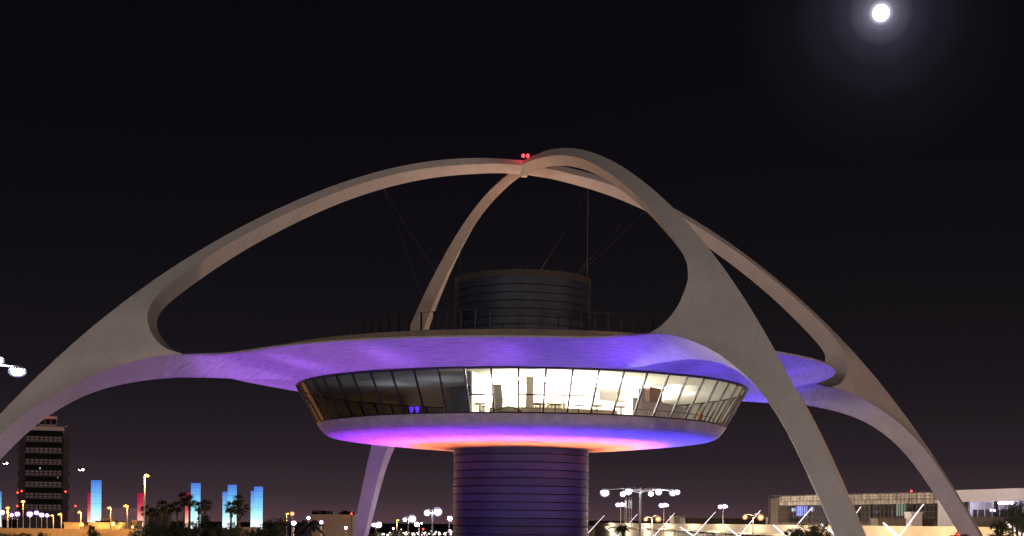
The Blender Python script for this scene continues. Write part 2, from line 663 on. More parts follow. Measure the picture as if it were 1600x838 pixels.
def soff(r, th):
    base = 21.37 + 1.21 * max(0, min(1, (r - 18.98) / 7)) ** 1.1
    if r > 25.98:
        base = zS(r)
    d = arm_delta(th)
    if abs(d) < .6:
        t = abs(r * math.sin(d))
        zr = float(np.interp(r, [18.98, 22, 27, 28.2, 28.9, 30.34], [21.36, 21.30, 21.22, 21.17, 21.13, 20.96]))
        hw2 = float(np.interp(r, [19, 26, 28.9, 30], [2.4, 2.9, 3.05, 2.9]))
        base = min(base, zr + (zS(max(r, 26)) - zr) / hw2 * t)
    return base


ths = []
for a in AZ:
    for d in list(np.linspace(-18, 18, 73)):
        ths.append(a + math.radians(d))
ths_s = sorted(t % (2 * math.pi) for t in ths)
fill = []
for i in range(len(ths_s)):
    a, b = ths_s[i], ths_s[(i + 1) % len(ths_s)]
    if b < a:
        b += 2 * math.pi
    n = max(1, int((b - a) / math.radians(1.0)))
    fill += [a + (b - a) * k / n for k in range(n)]
ths = fill
disc = MB()
rows = []
NR = 26
for i in range(NR + 1):
    row = []
    for th in ths:
        r = 18.9 + (rout(th) - 18.9) * i / NR
        row.append((r * math.cos(th), r * math.sin(th), soff(r, th)))
    rows.append(row)
disc.grid(rows, True, True)
disc.build('disc_soffit', M_STUCCO, bld)
rim = MB()
edge = [[], [], []]
for th in ths:
    R = rout(th)
    z = zS(max(R, 26))
    k = np.interp(R, [26, 28], [1, .25])
    c, s = math.cos(th), math.sin(th)
    edge[0].append((R * c, R * s, z))
    edge[1].append(((R + .02) * c, (R + .02) * s, z + .13 * k))
    edge[2].append(((R - .25) * c, (R - .25) * s, z + .17 * k))
rim.grid(edge, True, True)
rim.build('disc_rim', M_SILL, bld)
roof = MB()
inner = []
for R, z in ((22.6, 22.95),):
    inner.append([(R * math.cos(t), R * math.sin(t), z) for t in ths])
roof.grid([edge[2], inner[0]], True, True)
roof.lathe([(22.2, 23.1), (21.85, 23.12)], 160)
roof.lathe([(21.4, 23.5), (15.2, 24.3), (5.5, 24.32)], 160)
roof.build('disc_roof', M_ROOF, bld)
cb1 = MB()
cb1.lathe([(22.62, 22.9), (22.6, 23.29), (22.15, 23.30), (22.15, 22.9)], 160, False)
cb1.build('roof_curb', M_CURB, bld)
cb2 = MB()
cb2.lathe([(21.82, 23.05), (21.8, 23.68), (21.35, 23.70), (21.35, 23.4)], 160, False)
cb2.build('roof_curb', M_CURB, bld)

# railing of the observation deck
rail = MB()
for zz, rr in ((26.08, .014), (24.72, .012)):
    rail.lathe([(14.85 + rr, zz - rr), (14.85 + rr, zz + rr), (14.85 - rr, zz + rr), (14.85 - rr, zz - rr), (14.85 + rr, zz - rr)], 160, False)
rail_o = rail.build('deck_railing', M_DARK, bld)
pm = MB()
pm.bx(-.05, .05, -.055, .055, 24.28, 26.1)
pm.bx(-.08, .08, -.09, .09, 24.28, 24.34)
pm = pm.mesh('rail_post', M_DARK)
for k in range(82):
    a = 2 * math.pi * (k + .3) / 82
    link('rail_post', pm, rail_o, (14.85 * math.cos(a), 14.85 * math.sin(a), 0), a)

# drum and shaft clad in lapped metal bands
def banded(name, r, z0, z1, n, matp, seam=16):
    c = MB()
    c.lathe([(r - .16, z0), (r - .16, z1), (.05, z1)], 96)
    co = c.build(name, M_GAP, bld)
    h = (z1 - z0) / n
    b = MB()
    b.lathe([(r - .15, .03), (r, .03), (r - .02, h - .04), (r - .15, h - .04)], 128, False)
    me = b.mesh('cladding_band', matp)
    for k in range(n):
        link('cladding_band', me, co, (0, 0, z0 + k * h), rng.uniform(0, .2))
    return co


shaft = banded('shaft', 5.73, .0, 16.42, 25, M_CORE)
drum = banded('drum', 5.73, 24.3, 30.15, 9, M_DRUM)
cap = MB()
cap.lathe([(5.6, 30.12), (5.76, 30.12), (5.78, 30.68), (5.5, 30.70), (5.5, 30.5), (.05, 30.55)], 128, False)
cap.build('drum_parapet', M_DRUMCAP, bld)

# bowl under the restaurant
bowl = MB()
bowl.lathe([(5.5, 16.27), (8, 16.40), (11, 16.62), (14, 16.90), (15.4, 17.06), (16.0, 17.16), (16.35, 17.28)], 160)
bowl.build('bowl_underside', M_STUCCO, bld)
sill = MB()
sill.lathe([(16.35, 17.28), (16.55, 17.38), (16.70, 17.52), (16.98, 17.85), (17.18, 18.15)], 160)
sill.lathe([(17.18, 18.15), (17.0, 18.18), (16.5, 18.18)], 160, False)
sill.build('sill_ring', M_SILL, bld)

# window band: head and sill rails, mullions and panes
NW = 60
TH0 = math.radians(-90 - 1.1)
wf = MB()
wf.lathe([(18.86, 21.26), (18.98, 21.30), (19.02, 21.40), (18.80, 21.40), (18.80, 21.26), (18.86, 21.26)], 180, False)
wf.lathe([(17.12, 18.16), (17.22, 18.18), (17.24, 18.25), (17.06, 18.25), (17.06, 18.16), (17.12, 18.16)], 180, False)
wf_o = wf.build('window_frame', M_MULL, bld)
b0, b1 = Vector((17.14, 0, 18.22)), Vector((18.92, 0, 21.32))
mu = MB()
dirv = (b1 - b0).normalized()
yy = Vector((0, 1, 0))
nn = dirv.cross(yy)
R3 = Matrix((nn, yy, dirv)).transposed()
mu.box((b0 + b1) / 2, (.13, .125, (b1 - b0).length), R3)
mu_me = mu.mesh('mullion', M_MULL)
dth = 2 * math.pi / NW
pn = MB()
gb, gt = b0 - nn * 0, b1 - nn * 0
c0, s0, c1, s1 = 1, 0, math.cos(dth), math.sin(dth)
pn.quad((gb.x, 0, gb.z), (gb.x * c1, gb.x * s1, gb.z), (gt.x * c1, gt.x * s1, gt.z), (gt.x, 0, gt.z))
pn_me = pn.mesh('window_pane', M_GLASS)
tr = MB()
q0 = b0.lerp(b1, .40)
tr.tube([q0, Vector((q0.x * c1, q0.x * s1, q0.z))], .055, 4, False)
tr_me = tr.mesh('transom', M_MULL)
for k in range(NW):
    a = TH0 + k * dth
    link('mullion', mu_me, wf_o, rz=a)
    link('window_pane', pn_me, wf_o, rz=a)
for k in (-2, 0, 1, 2):
    link('transom', tr_me, wf_o, rz=TH0 + k * dth)

# rooms behind the glass
PART = TH0 - 2 * dth                       # the partition between dark and lit room
LIT1 = PART + math.radians(150)
fl = MB()
fl.lathe([(5.6, 17.9), (16.9, 17.9)], 120, False)
fl.build('restaurant_floor', M_FLOOR, bld)
ce = MB()
ce.lathe([(5.6, 21.28), (18.75, 21.24)], 120, False)
ce.build('restaurant_ceiling', M_CEIL, bld)
wl = MB()
wl.lathe([(6.6, 17.9), (6.6, 21.27)], 60, True, PART, LIT1)
wl.build('inner_wall', M_WHITEW, bld)
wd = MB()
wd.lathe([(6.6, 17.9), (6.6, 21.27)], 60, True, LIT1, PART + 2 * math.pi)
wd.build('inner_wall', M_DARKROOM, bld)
for ang in (PART, LIT1):
    p = MB()
    R_ = Matrix.Rotation(ang, 3, 'Z')
    p.box(R_ @ Vector((11.7, 0, 19.58)), (10.2, .12, 3.36), R_)
    p.build('partition', M_WHITEW, bld)


def pol(r, deg, z=17.9):
    """deg: angle from the side facing the camera, positive to the right"""
    a = math.radians(-90 + deg)
    return Vector((r * math.cos(a), r * math.sin(a), z)), a


# lights of the restaurant ceiling
for k, (r, dg) in enumerate(((11.5, -7), (11.5, 6), (11.5, 19), (12.0, 31), (9, 46), (12, 66), (12, 90), (12, 115))):
    p, a = pol(r, dg, 21.235)
    q = MB()
    q.lathe([(.42, -.02), (.38, -.06), (.02, -.06)], 20)
    q.build('ceiling_light', M_CEILLAMP, bld, p, a)
    lamp('ceiling_lamp', 'POINT', p - Vector((0, 0, .55)), 5200 if k < 4 else 1500, (1, .90, .68) if k < 4 else (1, .94, .84), size=.35)

for dg in (-60, -32):
    lamp('room_fill', 'POINT', pol(12, dg, 19.3)[0], 46, (.75, .85, 1), size=.3)  # unseen fill lights, added so the dark panes read grey

# furniture seen through the glass: things of their own
tm = MB()
tm.lathe([(.02, 1.02), (.5, 1.02), (.52, 1.05), (.5, 1.08), (.02, 1.08)], 24)
tm_me = tm.mesh('table_top', M_TABLE)
pm_ = MB()
pm_.tube([(0, 0, .03), (0, 0, 1.03)], .045, 10)
pm_.lathe([(.28, 0), (.28, .02), (.05, .05), (.02, .05)], 20)
pm_me = pm_.mesh('pedestal', M_DARK)
labs = ['leftmost dark pedestal table behind the lit glass, by the loose hose', 'dark pedestal table just right of the pale pier',
        'second dark pedestal table right of the pale pier', 'third dark pedestal table right of the pale pier, mid window row',
        'fourth dark pedestal table right of the pale pier', 'rightmost dark pedestal table, beside the white storage block']
for dg, lb in zip((-11.8, 4.7, 8.9, 15.5, 20.9, 28.4), labs):
    p, a = pol(15.6, dg, 17.9)
    t = empty('pedestal_table', p, a)
    tag(t, lb, 'table', 'pedestal tables by the restaurant windows')
    link('table_top', tm_me, t)
    link('pedestal', pm_me, t)
hr = MB()
ah0, ah1 = math.radians(-90 + 31), math.radians(-90 + 76)
pts = [(16.35 * math.cos(a), 16.35 * math.sin(a), 18.78) for a in np.linspace(ah0, ah1, 40)]
hr.tube(pts, .03, 6)
hro = hr.build('handrail', M_DARK)
tag(hro, 'thin dark handrail running inside the lit windows before the white half wall', 'handrail')
for a in np.linspace(ah0, ah1, 12):
    q = MB()
    q.tube([(16.35 * math.cos(a), 16.35 * math.sin(a), 17.9), (16.35 * math.cos(a), 16.35 * math.sin(a), 18.77)], .025, 6)
    q.build('rail_post', M_DARK, hro)
hw = MB()
h0, h1 = math.radians(-90 + 41), math.radians(-90 + 88)
hw.lathe([(13.7, 17.9), (13.7, 19.62), (13.2, 19.62), (13.2, 17.9)], 40, False, h0, h1)
for aa in (h0, h1):
    c, s = math.cos(aa), math.sin(aa)
    hw.quad((13.7 * c, 13.7 * s, 17.9), (13.2 * c, 13.2 * s, 17.9), (13.2 * c, 13.2 * s, 19.62), (13.7 * c, 13.7 * s, 19.62))
hwo = hw.build('half_wall', M_COUNTER)
tag(hwo, 'curved white half wall with a grey ledge inside the right windows', 'half wall')
lg = MB()
lg.lathe([(13.85, 19.62), (13.85, 19.74), (13.05, 19.74), (13.05, 19.62), (13.85, 19.62)], 40, False, h0, h1)
lg.build('ledge', M_LEDGE, hwo)


def block(name, r, dg, w_, d_, z0, z1, m_, label, cat, parts=None):
    p, a = pol(r, dg, z0)
    o = empty(name, p, a)
    tag(o, label, cat)
    b = MB()
    b.bx(-d_ / 2, d_ / 2, -w_ / 2, w_ / 2, .06, z1 - z0)
    b.build('body', m_, o)
    b = MB()
    b.bx(-d_ / 2 + .05, d_ / 2 - .05, -w_ / 2 + .05, w_ / 2 - .05, 0, .06)
    b.build('plinth', M_DARK, o)
    b = MB()
    n = max(1, round(w_ / .6))
    for i in range(n):
        b.bx(d_ / 2, d_ / 2 + .02, -w_ / 2 + (i + .06) * w_ / n, -w_ / 2 + (i + .94) * w_ / n, .12, z1 - z0 - .08)
    b.build('door', parts or m_, o)
    return o


block('storage_block', 14.2, 37.2, 1.0, .8, 17.9, 19.85, M_COUNTER, 'white storage block at the left end of the half wall', 'cabinet')
block('tall_cabinet', 12.3, 58, 2.2, .7, 17.9, 21.1, M_BROWN, 'tall brown cabinet reaching the ceiling behind the half wall', 'cabinet')
block('grey_cabinet', 12.2, 49.5, .9, .5, 17.9, 20.9, M_LEDGE, 'narrow grey cabinet left of the tall brown cabinet', 'cabinet')
block('serving_counter', 10.6, -6, 2.6, .7, 17.9, 19.45, M_TABLE, 'low serving counter at the left of the lit room', 'counter', M_LEDGE)
block('buffet_counter', 11.2, 9.5, 3.0, .8, 17.9, 19.4, M_TABLE, 'low buffet counter in the middle of the lit room', 'counter', M_WHITEW)
block('shelf_unit', 12.6, -8.6, .7, .4, 17.9, 20.7, M_LEDGE, 'pale shelf unit by the partition of the lit room', 'shelf')
pr, pa = pol(12.5, 2.4)
cp = MB()
cp.bx(-.3, .3, -.3, .3, 0, 3.35)
cp.bx(-.34, .34, -.34, .34, 0, .15)
cp.build('pier', M_WHITEW, bld, pr, pa)
dd_ = MB()
dd_.lathe([(12.9, 17.9), (12.9, 18.92), (12.75, 18.92), (12.75, 17.9)], 40, False, PART + .03, math.radians(-90 + 35))
dd_.build('dado_wall', mat('dado', (.30, .25, .19), .6, var=.2, scale=2), bld)
for dg_, w0 in ((-5.5, 2.2), (9, 2.4)):
    p, a = pol(12.4, dg_, 18.92)
    q = MB()
    for zz in (.35, .72):
        q.bx(-.2, .2, -w0 / 2, w0 / 2, zz, zz + .05)
    for yy_ in (-w0 / 2, 0, w0 / 2):
        q.bx(-.2, .2, yy_ - .03, yy_ + .03, 0, .8)
    q.build('wall_shelf', mat('shelf_wood', (.40, .31, .17), .6), bld, p, a)
hs = MB()
pts = []
for i in range(26):
    t = i / 25
    p, _ = pol(16.3, -10.8 + 9.6 * t, 18.62 + .12 * math.sin(t * 9.5 + .6) - .05 * t)
    pts.append(p)
hs.tube(pts, .045, 8)
p, _ = pol(16.3, -1.2, 18.48)
hs.tube([pts[-1], p + Vector((.25, 0, -.18))], [.05, .12], 8)
tag(hs.build('loose_hose', M_DARK), 'black hose drooping in waves behind the first lit panes', 'hose')
st = MB()
bo, ba = pol(16.0, 75)
seat = empty('booth_seat', bo, ba)
tag(seat, 'orange curved booth seat at the right end of the lit windows', 'seat')
st.bx(-.7, 0, -.9, .9, .12, .48)
st.build('seat', M_ORANGE, seat)
st = MB()
st.bx(-.9, -.7, -.95, .95, .12, 1.5)
st.build('backrest', M_ORANGE, seat)
st = MB()
st.bx(-.85, -.05, -.85, .85, 0, .12)
st.build('base', M_DARK, seat)
# violet glass fitting glowing low in the dark room
vf = MB()
for i in (-1, 1):
    p, _ = pol(15.8, -31.2 + i * 1.0, 18.55)
    vf.lathe([(.05, -.35), (.16, -.3), (.08, -.1), (.2, .28), (.02, .28)], 14)
    for j in range(14 * 5):
        x, y, z = vf.v[-1 - j]
        vf.v[-1 - j] = (x + p.x, y + p.y, z + p.z)
bs = MB()
p, a_ = pol(15.8, -31.2, 17.9)
fit = empty('table_lamp', (0, 0, 0))
tag(fit, 'twin violet glowing lamp low behind the dark left windows', 'lamp')
vf.build('glass_shade', emis('violet_glow', (.12, .03, 1), 1.2), fit)
bs.bx(p.x - .5, p.x + .5, p.y - .18, p.y + .18, 17.9, 18.18)
bs.build('base', M_DARK, fit)

# twin red obstruction beacon on the apex
be = empty('obstruction_beacon', (.12, -.1, 40.72))
tag(be, 'twin red aircraft warning light on the crown of the arches', 'beacon')
q = MB()
q.tube([(0, 0, 0), (0, 0, .40)], .04, 8)
q.bx(-.28, .28, -.05, .05, .36, .42)
q.build('stand', M_DARK, be)
for s in (-.19, .19):
    q = MB()
    q.ellip((s, 0, .56), (.15, .15, .17))
    q.build('red_lens', M_RED, be)
lamp('beacon_light', 'POINT', (.12, -.5, 41.75), 40, (1, .01, .04), size=.25)

# small floods along the drum parapet
for i, (x, lb) in enumerate(((-.2, 'leftmost of three small black floodlights on the drum top'), (.35, 'middle of three small black floodlights on the drum top'),
                             (.85, 'rightmost and largest of three small black floodlights on the drum top'))):
    fo = empty('roof_floodlight', (x, -5.3, 30.55))
    tag(fo, lb, 'floodlight', 'floodlights on the drum top')
    k = 1.4 if i == 2 else 1
    q = MB()
    q.tube([(0, 0, 0), (0, 0, .35 * k)], .03, 6)
    q.build('stem', M_DARK, fo)
    q = MB()
    q.box((0, 0, .42 * k), (.26 * k, .2 * k, .2 * k), Matrix.Rotation(.5, 3, 'X'))
    q.build('housing', M_DARK, fo)

# guy cables and down pipes strung between arches and drum
def on_leg(i, rho, below=0.0):
    nme, dx, dy = LEGS[i]
    z = float(np.interp(rho, [p[0] for p in CIU[:16]], [p[1] for p in CIU[:16]])) - below
    return Vector((rho * dx, rho * dy, z))


M_CABLE = mat('cable_steel', (.05, .05, .055), .6)


def cable(a, b, label, r=.008, sag=.2, m_=None):
    a, b = Vector(a), Vector(b)
    pts = [a.lerp(b, k / 12) + Vector((0, 0, -sag * math.sin(math.pi * k / 12))) for k in range(13)]
    o = MB().tube(pts, r, 5).build('cable', m_ or M_CABLE)
    return tag(o, label, 'cable', 'thin cables between the arches and the drum')


Lm, Rm, Fm, Bm = 0, 1, 2, 3
cable(on_leg(Lm, 12.3, .1), (-5.2, 2.2, 28.4), 'upper thin cable from the left arch sloping down to the drum')
cable(on_leg(Lm, 12.3, .1), (-6.6, -1, 24.4), 'lower thin cable from the left arch sloping down to the roof')
cable(on_leg(Rm, 6.0, .1), (1.0, -1.5, 30.6), 'thin cable slanting from the right arch to the drum top')
cable(on_leg(Rm, 11.5, .1), (3.2, 3.8, 30.6), 'thin cable from far down the right arch to the drum top')
cable(on_leg(Fm, 21.0, .1), (4.2, -3.6, 30.6), 'thin cable from the front arch slanting to the drum top')
cable(on_leg(Bm, 15.5, .1), (-2.2, 1.0, 30.6), 'thin cable slanting from the back arch to the drum top')
for a, b, lb in ((on_leg(Rm, 6.0, 0), None, 'straight down pipe hanging from the right arch to the drum'),
                 (on_leg(Bm, 15.5, 0), None, 'straight down pipe hanging from the back arch beside the drum')):
    b = Vector((a.x, a.y, 30.5 if a.length < 42 and abs(a.y) < 5 else 24.3))
    tag(MB().tube([a, b], .02, 6).build('down_pipe', M_CABLE), lb, 'pipe')
br = MB()
p = on_leg(Bm, 26.0, .1)
cable(p, (-5.3, 2.6, 27.2), 'short cable from the back arch to the side of the drum')

# ------------------------------------------------------------------ moon
mo = MB()
mc = at(1376.5, 20.5, 9000)
mo.ellip((0, 0, 0), (51, 51, 51), 32, 20)
tag(mo.build('moon', emis('moon_disc', (1, .97, 1), 6), loc=mc), 'round white full moon high in the right of the night sky', 'moon')


# ------------------------------------------------------------------ street lighting
def ground_xy(px, depth, py=815):
    p = at(px, py, depth)
    return Vector((p.x, p.y, 0))


M_POLE_W = mat('white_pole', (.62, .62, .63), .5)


def lens_mesh(r, m_, flat=.7, wide=1.0):
    q = MB()
    q.ellip((0, 0, 0), (r * wide, r, r * flat), 14, 8)
    return q.mesh('lens', m_)


def halo_mat(name, col, st, alpha):  # see-through emission for the bloom round a lamp
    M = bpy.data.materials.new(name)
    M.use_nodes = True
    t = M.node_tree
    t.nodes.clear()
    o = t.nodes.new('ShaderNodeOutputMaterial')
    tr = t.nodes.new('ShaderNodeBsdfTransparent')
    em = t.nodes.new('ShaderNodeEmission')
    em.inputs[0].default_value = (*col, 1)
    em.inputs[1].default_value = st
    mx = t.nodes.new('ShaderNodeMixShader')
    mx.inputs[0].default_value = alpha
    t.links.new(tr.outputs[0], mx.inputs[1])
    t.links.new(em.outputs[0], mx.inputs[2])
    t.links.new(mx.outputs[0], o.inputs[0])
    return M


M_HALO = {M_WHITEL: halo_mat('halo_white', (.74, .62, 1), 1.0, .42), M_VIOL: halo_mat('halo_violet', (.66, .32, 1), 1.3, .5),
          M_SODIUM: halo_mat('halo_sodium', (1, .40, .08), 1.0, .42), M_PEACH: halo_mat('halo_peach', (1, .36, .10), 1.1, .45),
          M_COOL: halo_mat('halo_cool', (.55, .62, 1), 1.0, .42)}
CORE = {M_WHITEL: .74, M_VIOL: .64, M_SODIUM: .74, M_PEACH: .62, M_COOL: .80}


def street_lamp(name, pole_px, heads, depth, m_, label, cat='street lamp', group=None, pr_=.09, pole_mat=None, top=None, arm_r=.05):
    """heads: (px, py, diameter in photo pixels, flatness); the pole stands under pole_px"""
    hp = [(at(x, y, depth), s / F_PX * depth / 2, fl_) for x, y, s, fl_ in heads]
    base = ground_xy(pole_px, depth)
    zt = max(p.z for p, _, _ in hp) + (top if top is not None else 0)
    o = empty(name, base)
    tag(o, label, cat, group)
    q = MB()
    q.tube([(0, 0, 0), (0, 0, zt * .5), (0, 0, zt)], [pr_ * 1.35, pr_ * 1.15, pr_ * .8], 8)
    q.tube([(0, 0, 0), (0, 0, .5)], [pr_ * 2.4, pr_ * 2.0], 10)
    q.build('pole', pole_mat or M_GALV, o)
    for p, r, fl_ in hp:
        l = p - base
        if abs(l.x) > pr_ * 1.5:
            a = MB()
            a.tube([(0, 0, l.z + r * .6), (l.x * .5, 0, l.z + r * (fl_ + .28)), (l.x, 0, l.z + r * fl_)], arm_r, 6)
            a.build('arm', pole_mat or M_GALV, o)
        h = MB()
        h.lathe([(r * .95, -.02 * r), (r * .8, .25 * r), (r * .35, .42 * r), (.01, .45 * r)], 14)
        ho = h.build('lamp_head', pole_mat or M_GALV, o, l + Vector((0, 0, r * fl_ * .55)))
        link('lens', lens_mesh(r * CORE[m_], m_, fl_), ho, (0, 0, -r * fl_ * .55))
        link('glow_shell', lens_mesh(r * 1.12, M_HALO[m_], min(1, fl_ * 1.1)), ho, (0, 0, -r * fl_ * .55))  # translucent glowing shell, imitates the lens bloom as a halo
    return o


WG = 'white car park lamps'
SG = 'sodium street lamps'
# left edge, close to the camera: twin white heads on a pole just outside the frame
street_lamp('street_lamp', -45, [(27, 581, 25, .55), (-8, 564, 26, .6)], 62, M_COOL,
            'bright white street lamp head reaching in at the left edge beside the left leg', pr_=.1)
# white lamps in front of the control tower
for px, py, s, dp, lb in ((3, 801, 9, 300, 'white lamp at the very left edge before the blue pylon'),
                          (18.5, 805, 6.5, 330, 'small white lamp left of the control tower foot'),
                          (27, 803.5, 8.5, 320, 'white lamp at the left corner of the control tower'),
                          (46.5, 803.5, 10, 300, 'largest white lamp before the control tower, on a pale pole'),
                          (57, 801.5, 7.5, 340, 'highest white lamp before the control tower'),
                          (65, 805, 8.5, 320, 'white lamp before the right half of the control tower'),
                          (73.5, 805.5, 6.5, 330, 'small white lamp at the right corner of the control tower')):
    street_lamp('street_lamp', px, [(px, py, s, .8)], dp, M_VIOL, lb, group=WG, pole_mat=M_POLE_W)
# sodium lamps on the left
for pole, hx, hy, s, dp, lb in ((12, 12, 794, 7, 240, 'sodium lamp with a thick glowing pole beside the left edge'),
                                (36, 36, 784, 7, 260, 'sodium lamp rising in front of the control tower'),
                                (83.5, 80.5, 806, 4, 300, 'small sodium lamp at the right foot of the control tower'),
                                (96, 92.5, 804, 5, 280, 'sodium lamp right of the control tower foot'),
                                (126.5, 123.5, 801, 5.5, 270, 'sodium lamp above the floodlit wall left of the first tall pylon'),
                                (173, 170, 794, 6, 260, 'sodium lamp with a left arm right of the first tall pylon'),
                                (199, 195.5, 791, 6, 250, 'sodium lamp with a left arm left of the red pylon'),
                                (225.5, 230.5, 744, 7, 175, 'tall sodium lamp on a glowing pole before the red pylon'),
                                (448, 449, 803, 5, 300, 'sodium lamp left of the feather palm'),
                                (620, 622, 813, 4, 330, 'small sodium lamp right of the back leg')):
    o = street_lamp('street_lamp', pole, [(hx, hy, s, .6)], dp, M_SODIUM, lb, group=SG, pr_=.11 if hx > 30 else .2, top=.1, pole_mat=M_POLE_W)
    lamp('sodium_light', 'POINT', at(hx, hy + 3 + s * .4, dp - 1.2), 4500 if hy < 750 else 1100, (1, .45, .10), size=.3)
for px, py, s, dp, lb in ((456.5, 803, 7, 260, 'orange lamp over the shrubs left of the feather palm'),):
    street_lamp('street_lamp', px, [(px, py, s, .9)], dp, M_PEACH, lb, group=SG)
# centre left
for pole, heads, dp, m_, lb in (
        (459, [(459, 817.5, 8, .9)], 240, M_WHITEL, 'white lamp low behind the feather palm on its left'),
        (482, [(482, 809.5, 6, .9)], 260, M_WHITEL, 'white lamp shining through the feather palm'),
        (502, [(502, 816.5, 6.5, .9)], 260, M_VIOL, 'violet white lamp right of the feather palm'),
        (540.5, [(540.5, 825, 5, 1.2)], 280, M_VIOL, 'narrow violet white lamp left of the back leg'),
        (588, [(584, 820.5, 6.5, .9), (592, 820.5, 9, .9)], 230, M_WHITEL, 'white twin lamp touching the right side of the back leg'),
        (638, [(632.5, 812, 6.5, .9), (644, 811, 12, .9)], 210, M_WHITEL, 'white twin lamp with a larger right head right of the back leg'),
        (655, [(651, 819.5, 7.5, .9), (658.5, 818, 2.5, .9)], 240, M_WHITEL, 'white lamp with a small arm between the two twin lamps'),
        (675.5, [(667.5, 801.5, 10, .9), (684, 800, 13, .9)], 170, M_WHITEL, 'tallest white twin lamp left of the shaft'),
        (702, [(703, 810.5, 8.5, .9)], 220, M_WHITEL, 'white lamp on an orange lit pole touching the shaft'),
        (614.5, [(614.5, 826, 3.5, 1.2)], 300, M_VIOL, 'tiny violet lamp between the back leg and the twin lamps'),
        (702.5, [(702.5, 829.5, 5, .8)], 250, M_VIOL, 'violet lamp low beside the shaft')):
    street_lamp('street_lamp', pole, heads, dp, m_, lb, group=WG, pole_mat=M_POLE_W, pr_=.1)
# tall twin armed mast right of the shaft
street_lamp('lamp_mast', 1000, [(945, 770.5, 14, .75), (973, 772.5, 8.5, .9), (982, 768.5, 10.5, .9), (1017, 772, 8.5, .9), (1029, 769, 10.5, .9),
                                (1051, 771, 10, .8), (1058, 769.5, 9.5, .8)], 150, M_WHITEL,
            'tall lamp mast with six white heads on two long arms right of the shaft', 'lamp mast', pr_=.13, pole_mat=M_POLE_W, top=.45)
# twin floodlight poles on the terminal roof road
for px, py, dp, lb in ((969.5, 788.5, 340, 'violet white floodlight pole left of the numbered sign'),
                       (1037, 789.5, 345, 'violet white floodlight pole right of the tall mast'),
                       (1129.5, 791.5, 350, 'violet white floodlight pole standing alone before the scaffold')):
    street_lamp('floodlight_pole', px, [(px - 4, py + .6, 8, .8), (px + 2.5, py, 9, .7), (px + 6, py + .6, 4.5, .6)], dp, M_VIOL, lb, 'floodlight',
                'floodlight poles over the terminal', pole_mat=M_POLE_W)
# peach sodium globes on the terminal road
for pole, heads, dp, lb in ((1019, [(1009, 811.8, 6, 1), (1028.5, 811.3, 9, 1)], 230, 'twin orange globe lamp right of the tall mast'),
                            (1176.5, [(1164, 808.5, 7.5, 1), (1188.5, 808.7, 10, 1)], 205, 'twin orange globe lamp left of the front leg')):
    street_lamp('street_lamp', pole, heads, dp, M_PEACH, lb, group='orange twin globe lamps', pr_=.1)
    for h in heads:
        lamp('globe_light', 'POINT', at(h[0], h[1] + h[2] * .5, dp - 1), 900, (1, .6, .34), size=.4)

# ------------------------------------------------------------------ aircraft far out on approach
def aircraft(px, py, dist, label):
    o = empty('aircraft', at(px, py, dist))
    tag(o, label, 'aircraft', 'aircraft on approach')
    M_ = mat('aircraft_skin', (.10, .10, .11), .6)
    q = MB()
    q.tube([(0, -16, 0), (0, -14, .2), (0, -9, .3), (0, 10, .3), (0, 18, 1.4)], [.3, 1.4, 2, 2, .3], 12)
    q.build('fuselage', M_, o)
    for s in (-1, 1):
        q = MB()
        q.v = [(s * 1.5, -3, -.4), (s * 17, 5, .9), (s * 17, 6.6, .9), (s * 1.5, 4, -.4), (s * 1.5, -3, -.9), (s * 17, 5, .7), (s * 17, 6.6, .7), (s * 1.5, 4, -.9)]
        q.f = [(0, 1, 2, 3), (7, 6, 5, 4), (0, 4, 5, 1), (1, 5, 6, 2), (2, 6, 7, 3), (3, 7, 4, 0)]
        q.sm = [False] * 6
        q.build('wing', M_, o)
        q = MB()
        q.ellip((s * 2.6, -3.5, -.2), (2.4, 1.2, 1.9))
        q.build('landing_light', emis('landing_light', (1, .93, .86), 14), o)
    q = MB()
    q.v = [(-.15, 12, 2), (.15, 12, 2), (.15, 18, 2), (-.15, 18, 2), (-.1, 16, 8), (.1, 16, 8), (.1, 19, 8), (-.1, 19, 8)]
    q.f = [(0, 1, 5, 4), (1, 2, 6, 5), (2, 3, 7, 6), (3, 0, 4, 7), (4, 5, 6, 7), (0, 3, 2, 1)]
    q.sm = [False] * 6
    q.build('tail_fin', M_, o)


aircraft(128, 734, 2600, 'aircraft with bright landing lights right of the control tower')
aircraft(9.5, 724, 2900, 'aircraft with bright landing lights left of the control tower')

# ------------------------------------------------------------------ light pylons
def tiers(name, keys):  # inner glow fading up the tube, put into the emission in steps
    out = []
    for k in range(16):
        t_ = k / 15 * (len(keys) - 1)
        i_ = min(int(t_), len(keys) - 2)
        f_ = t_ - i_
        out.append(emis(name, [a * (1 - f_) + b * f_ for a, b in zip(keys[i_][0], keys[i_ + 1][0])], keys[i_][1] * (1 - f_) + keys[i_ + 1][1] * f_))
    return out


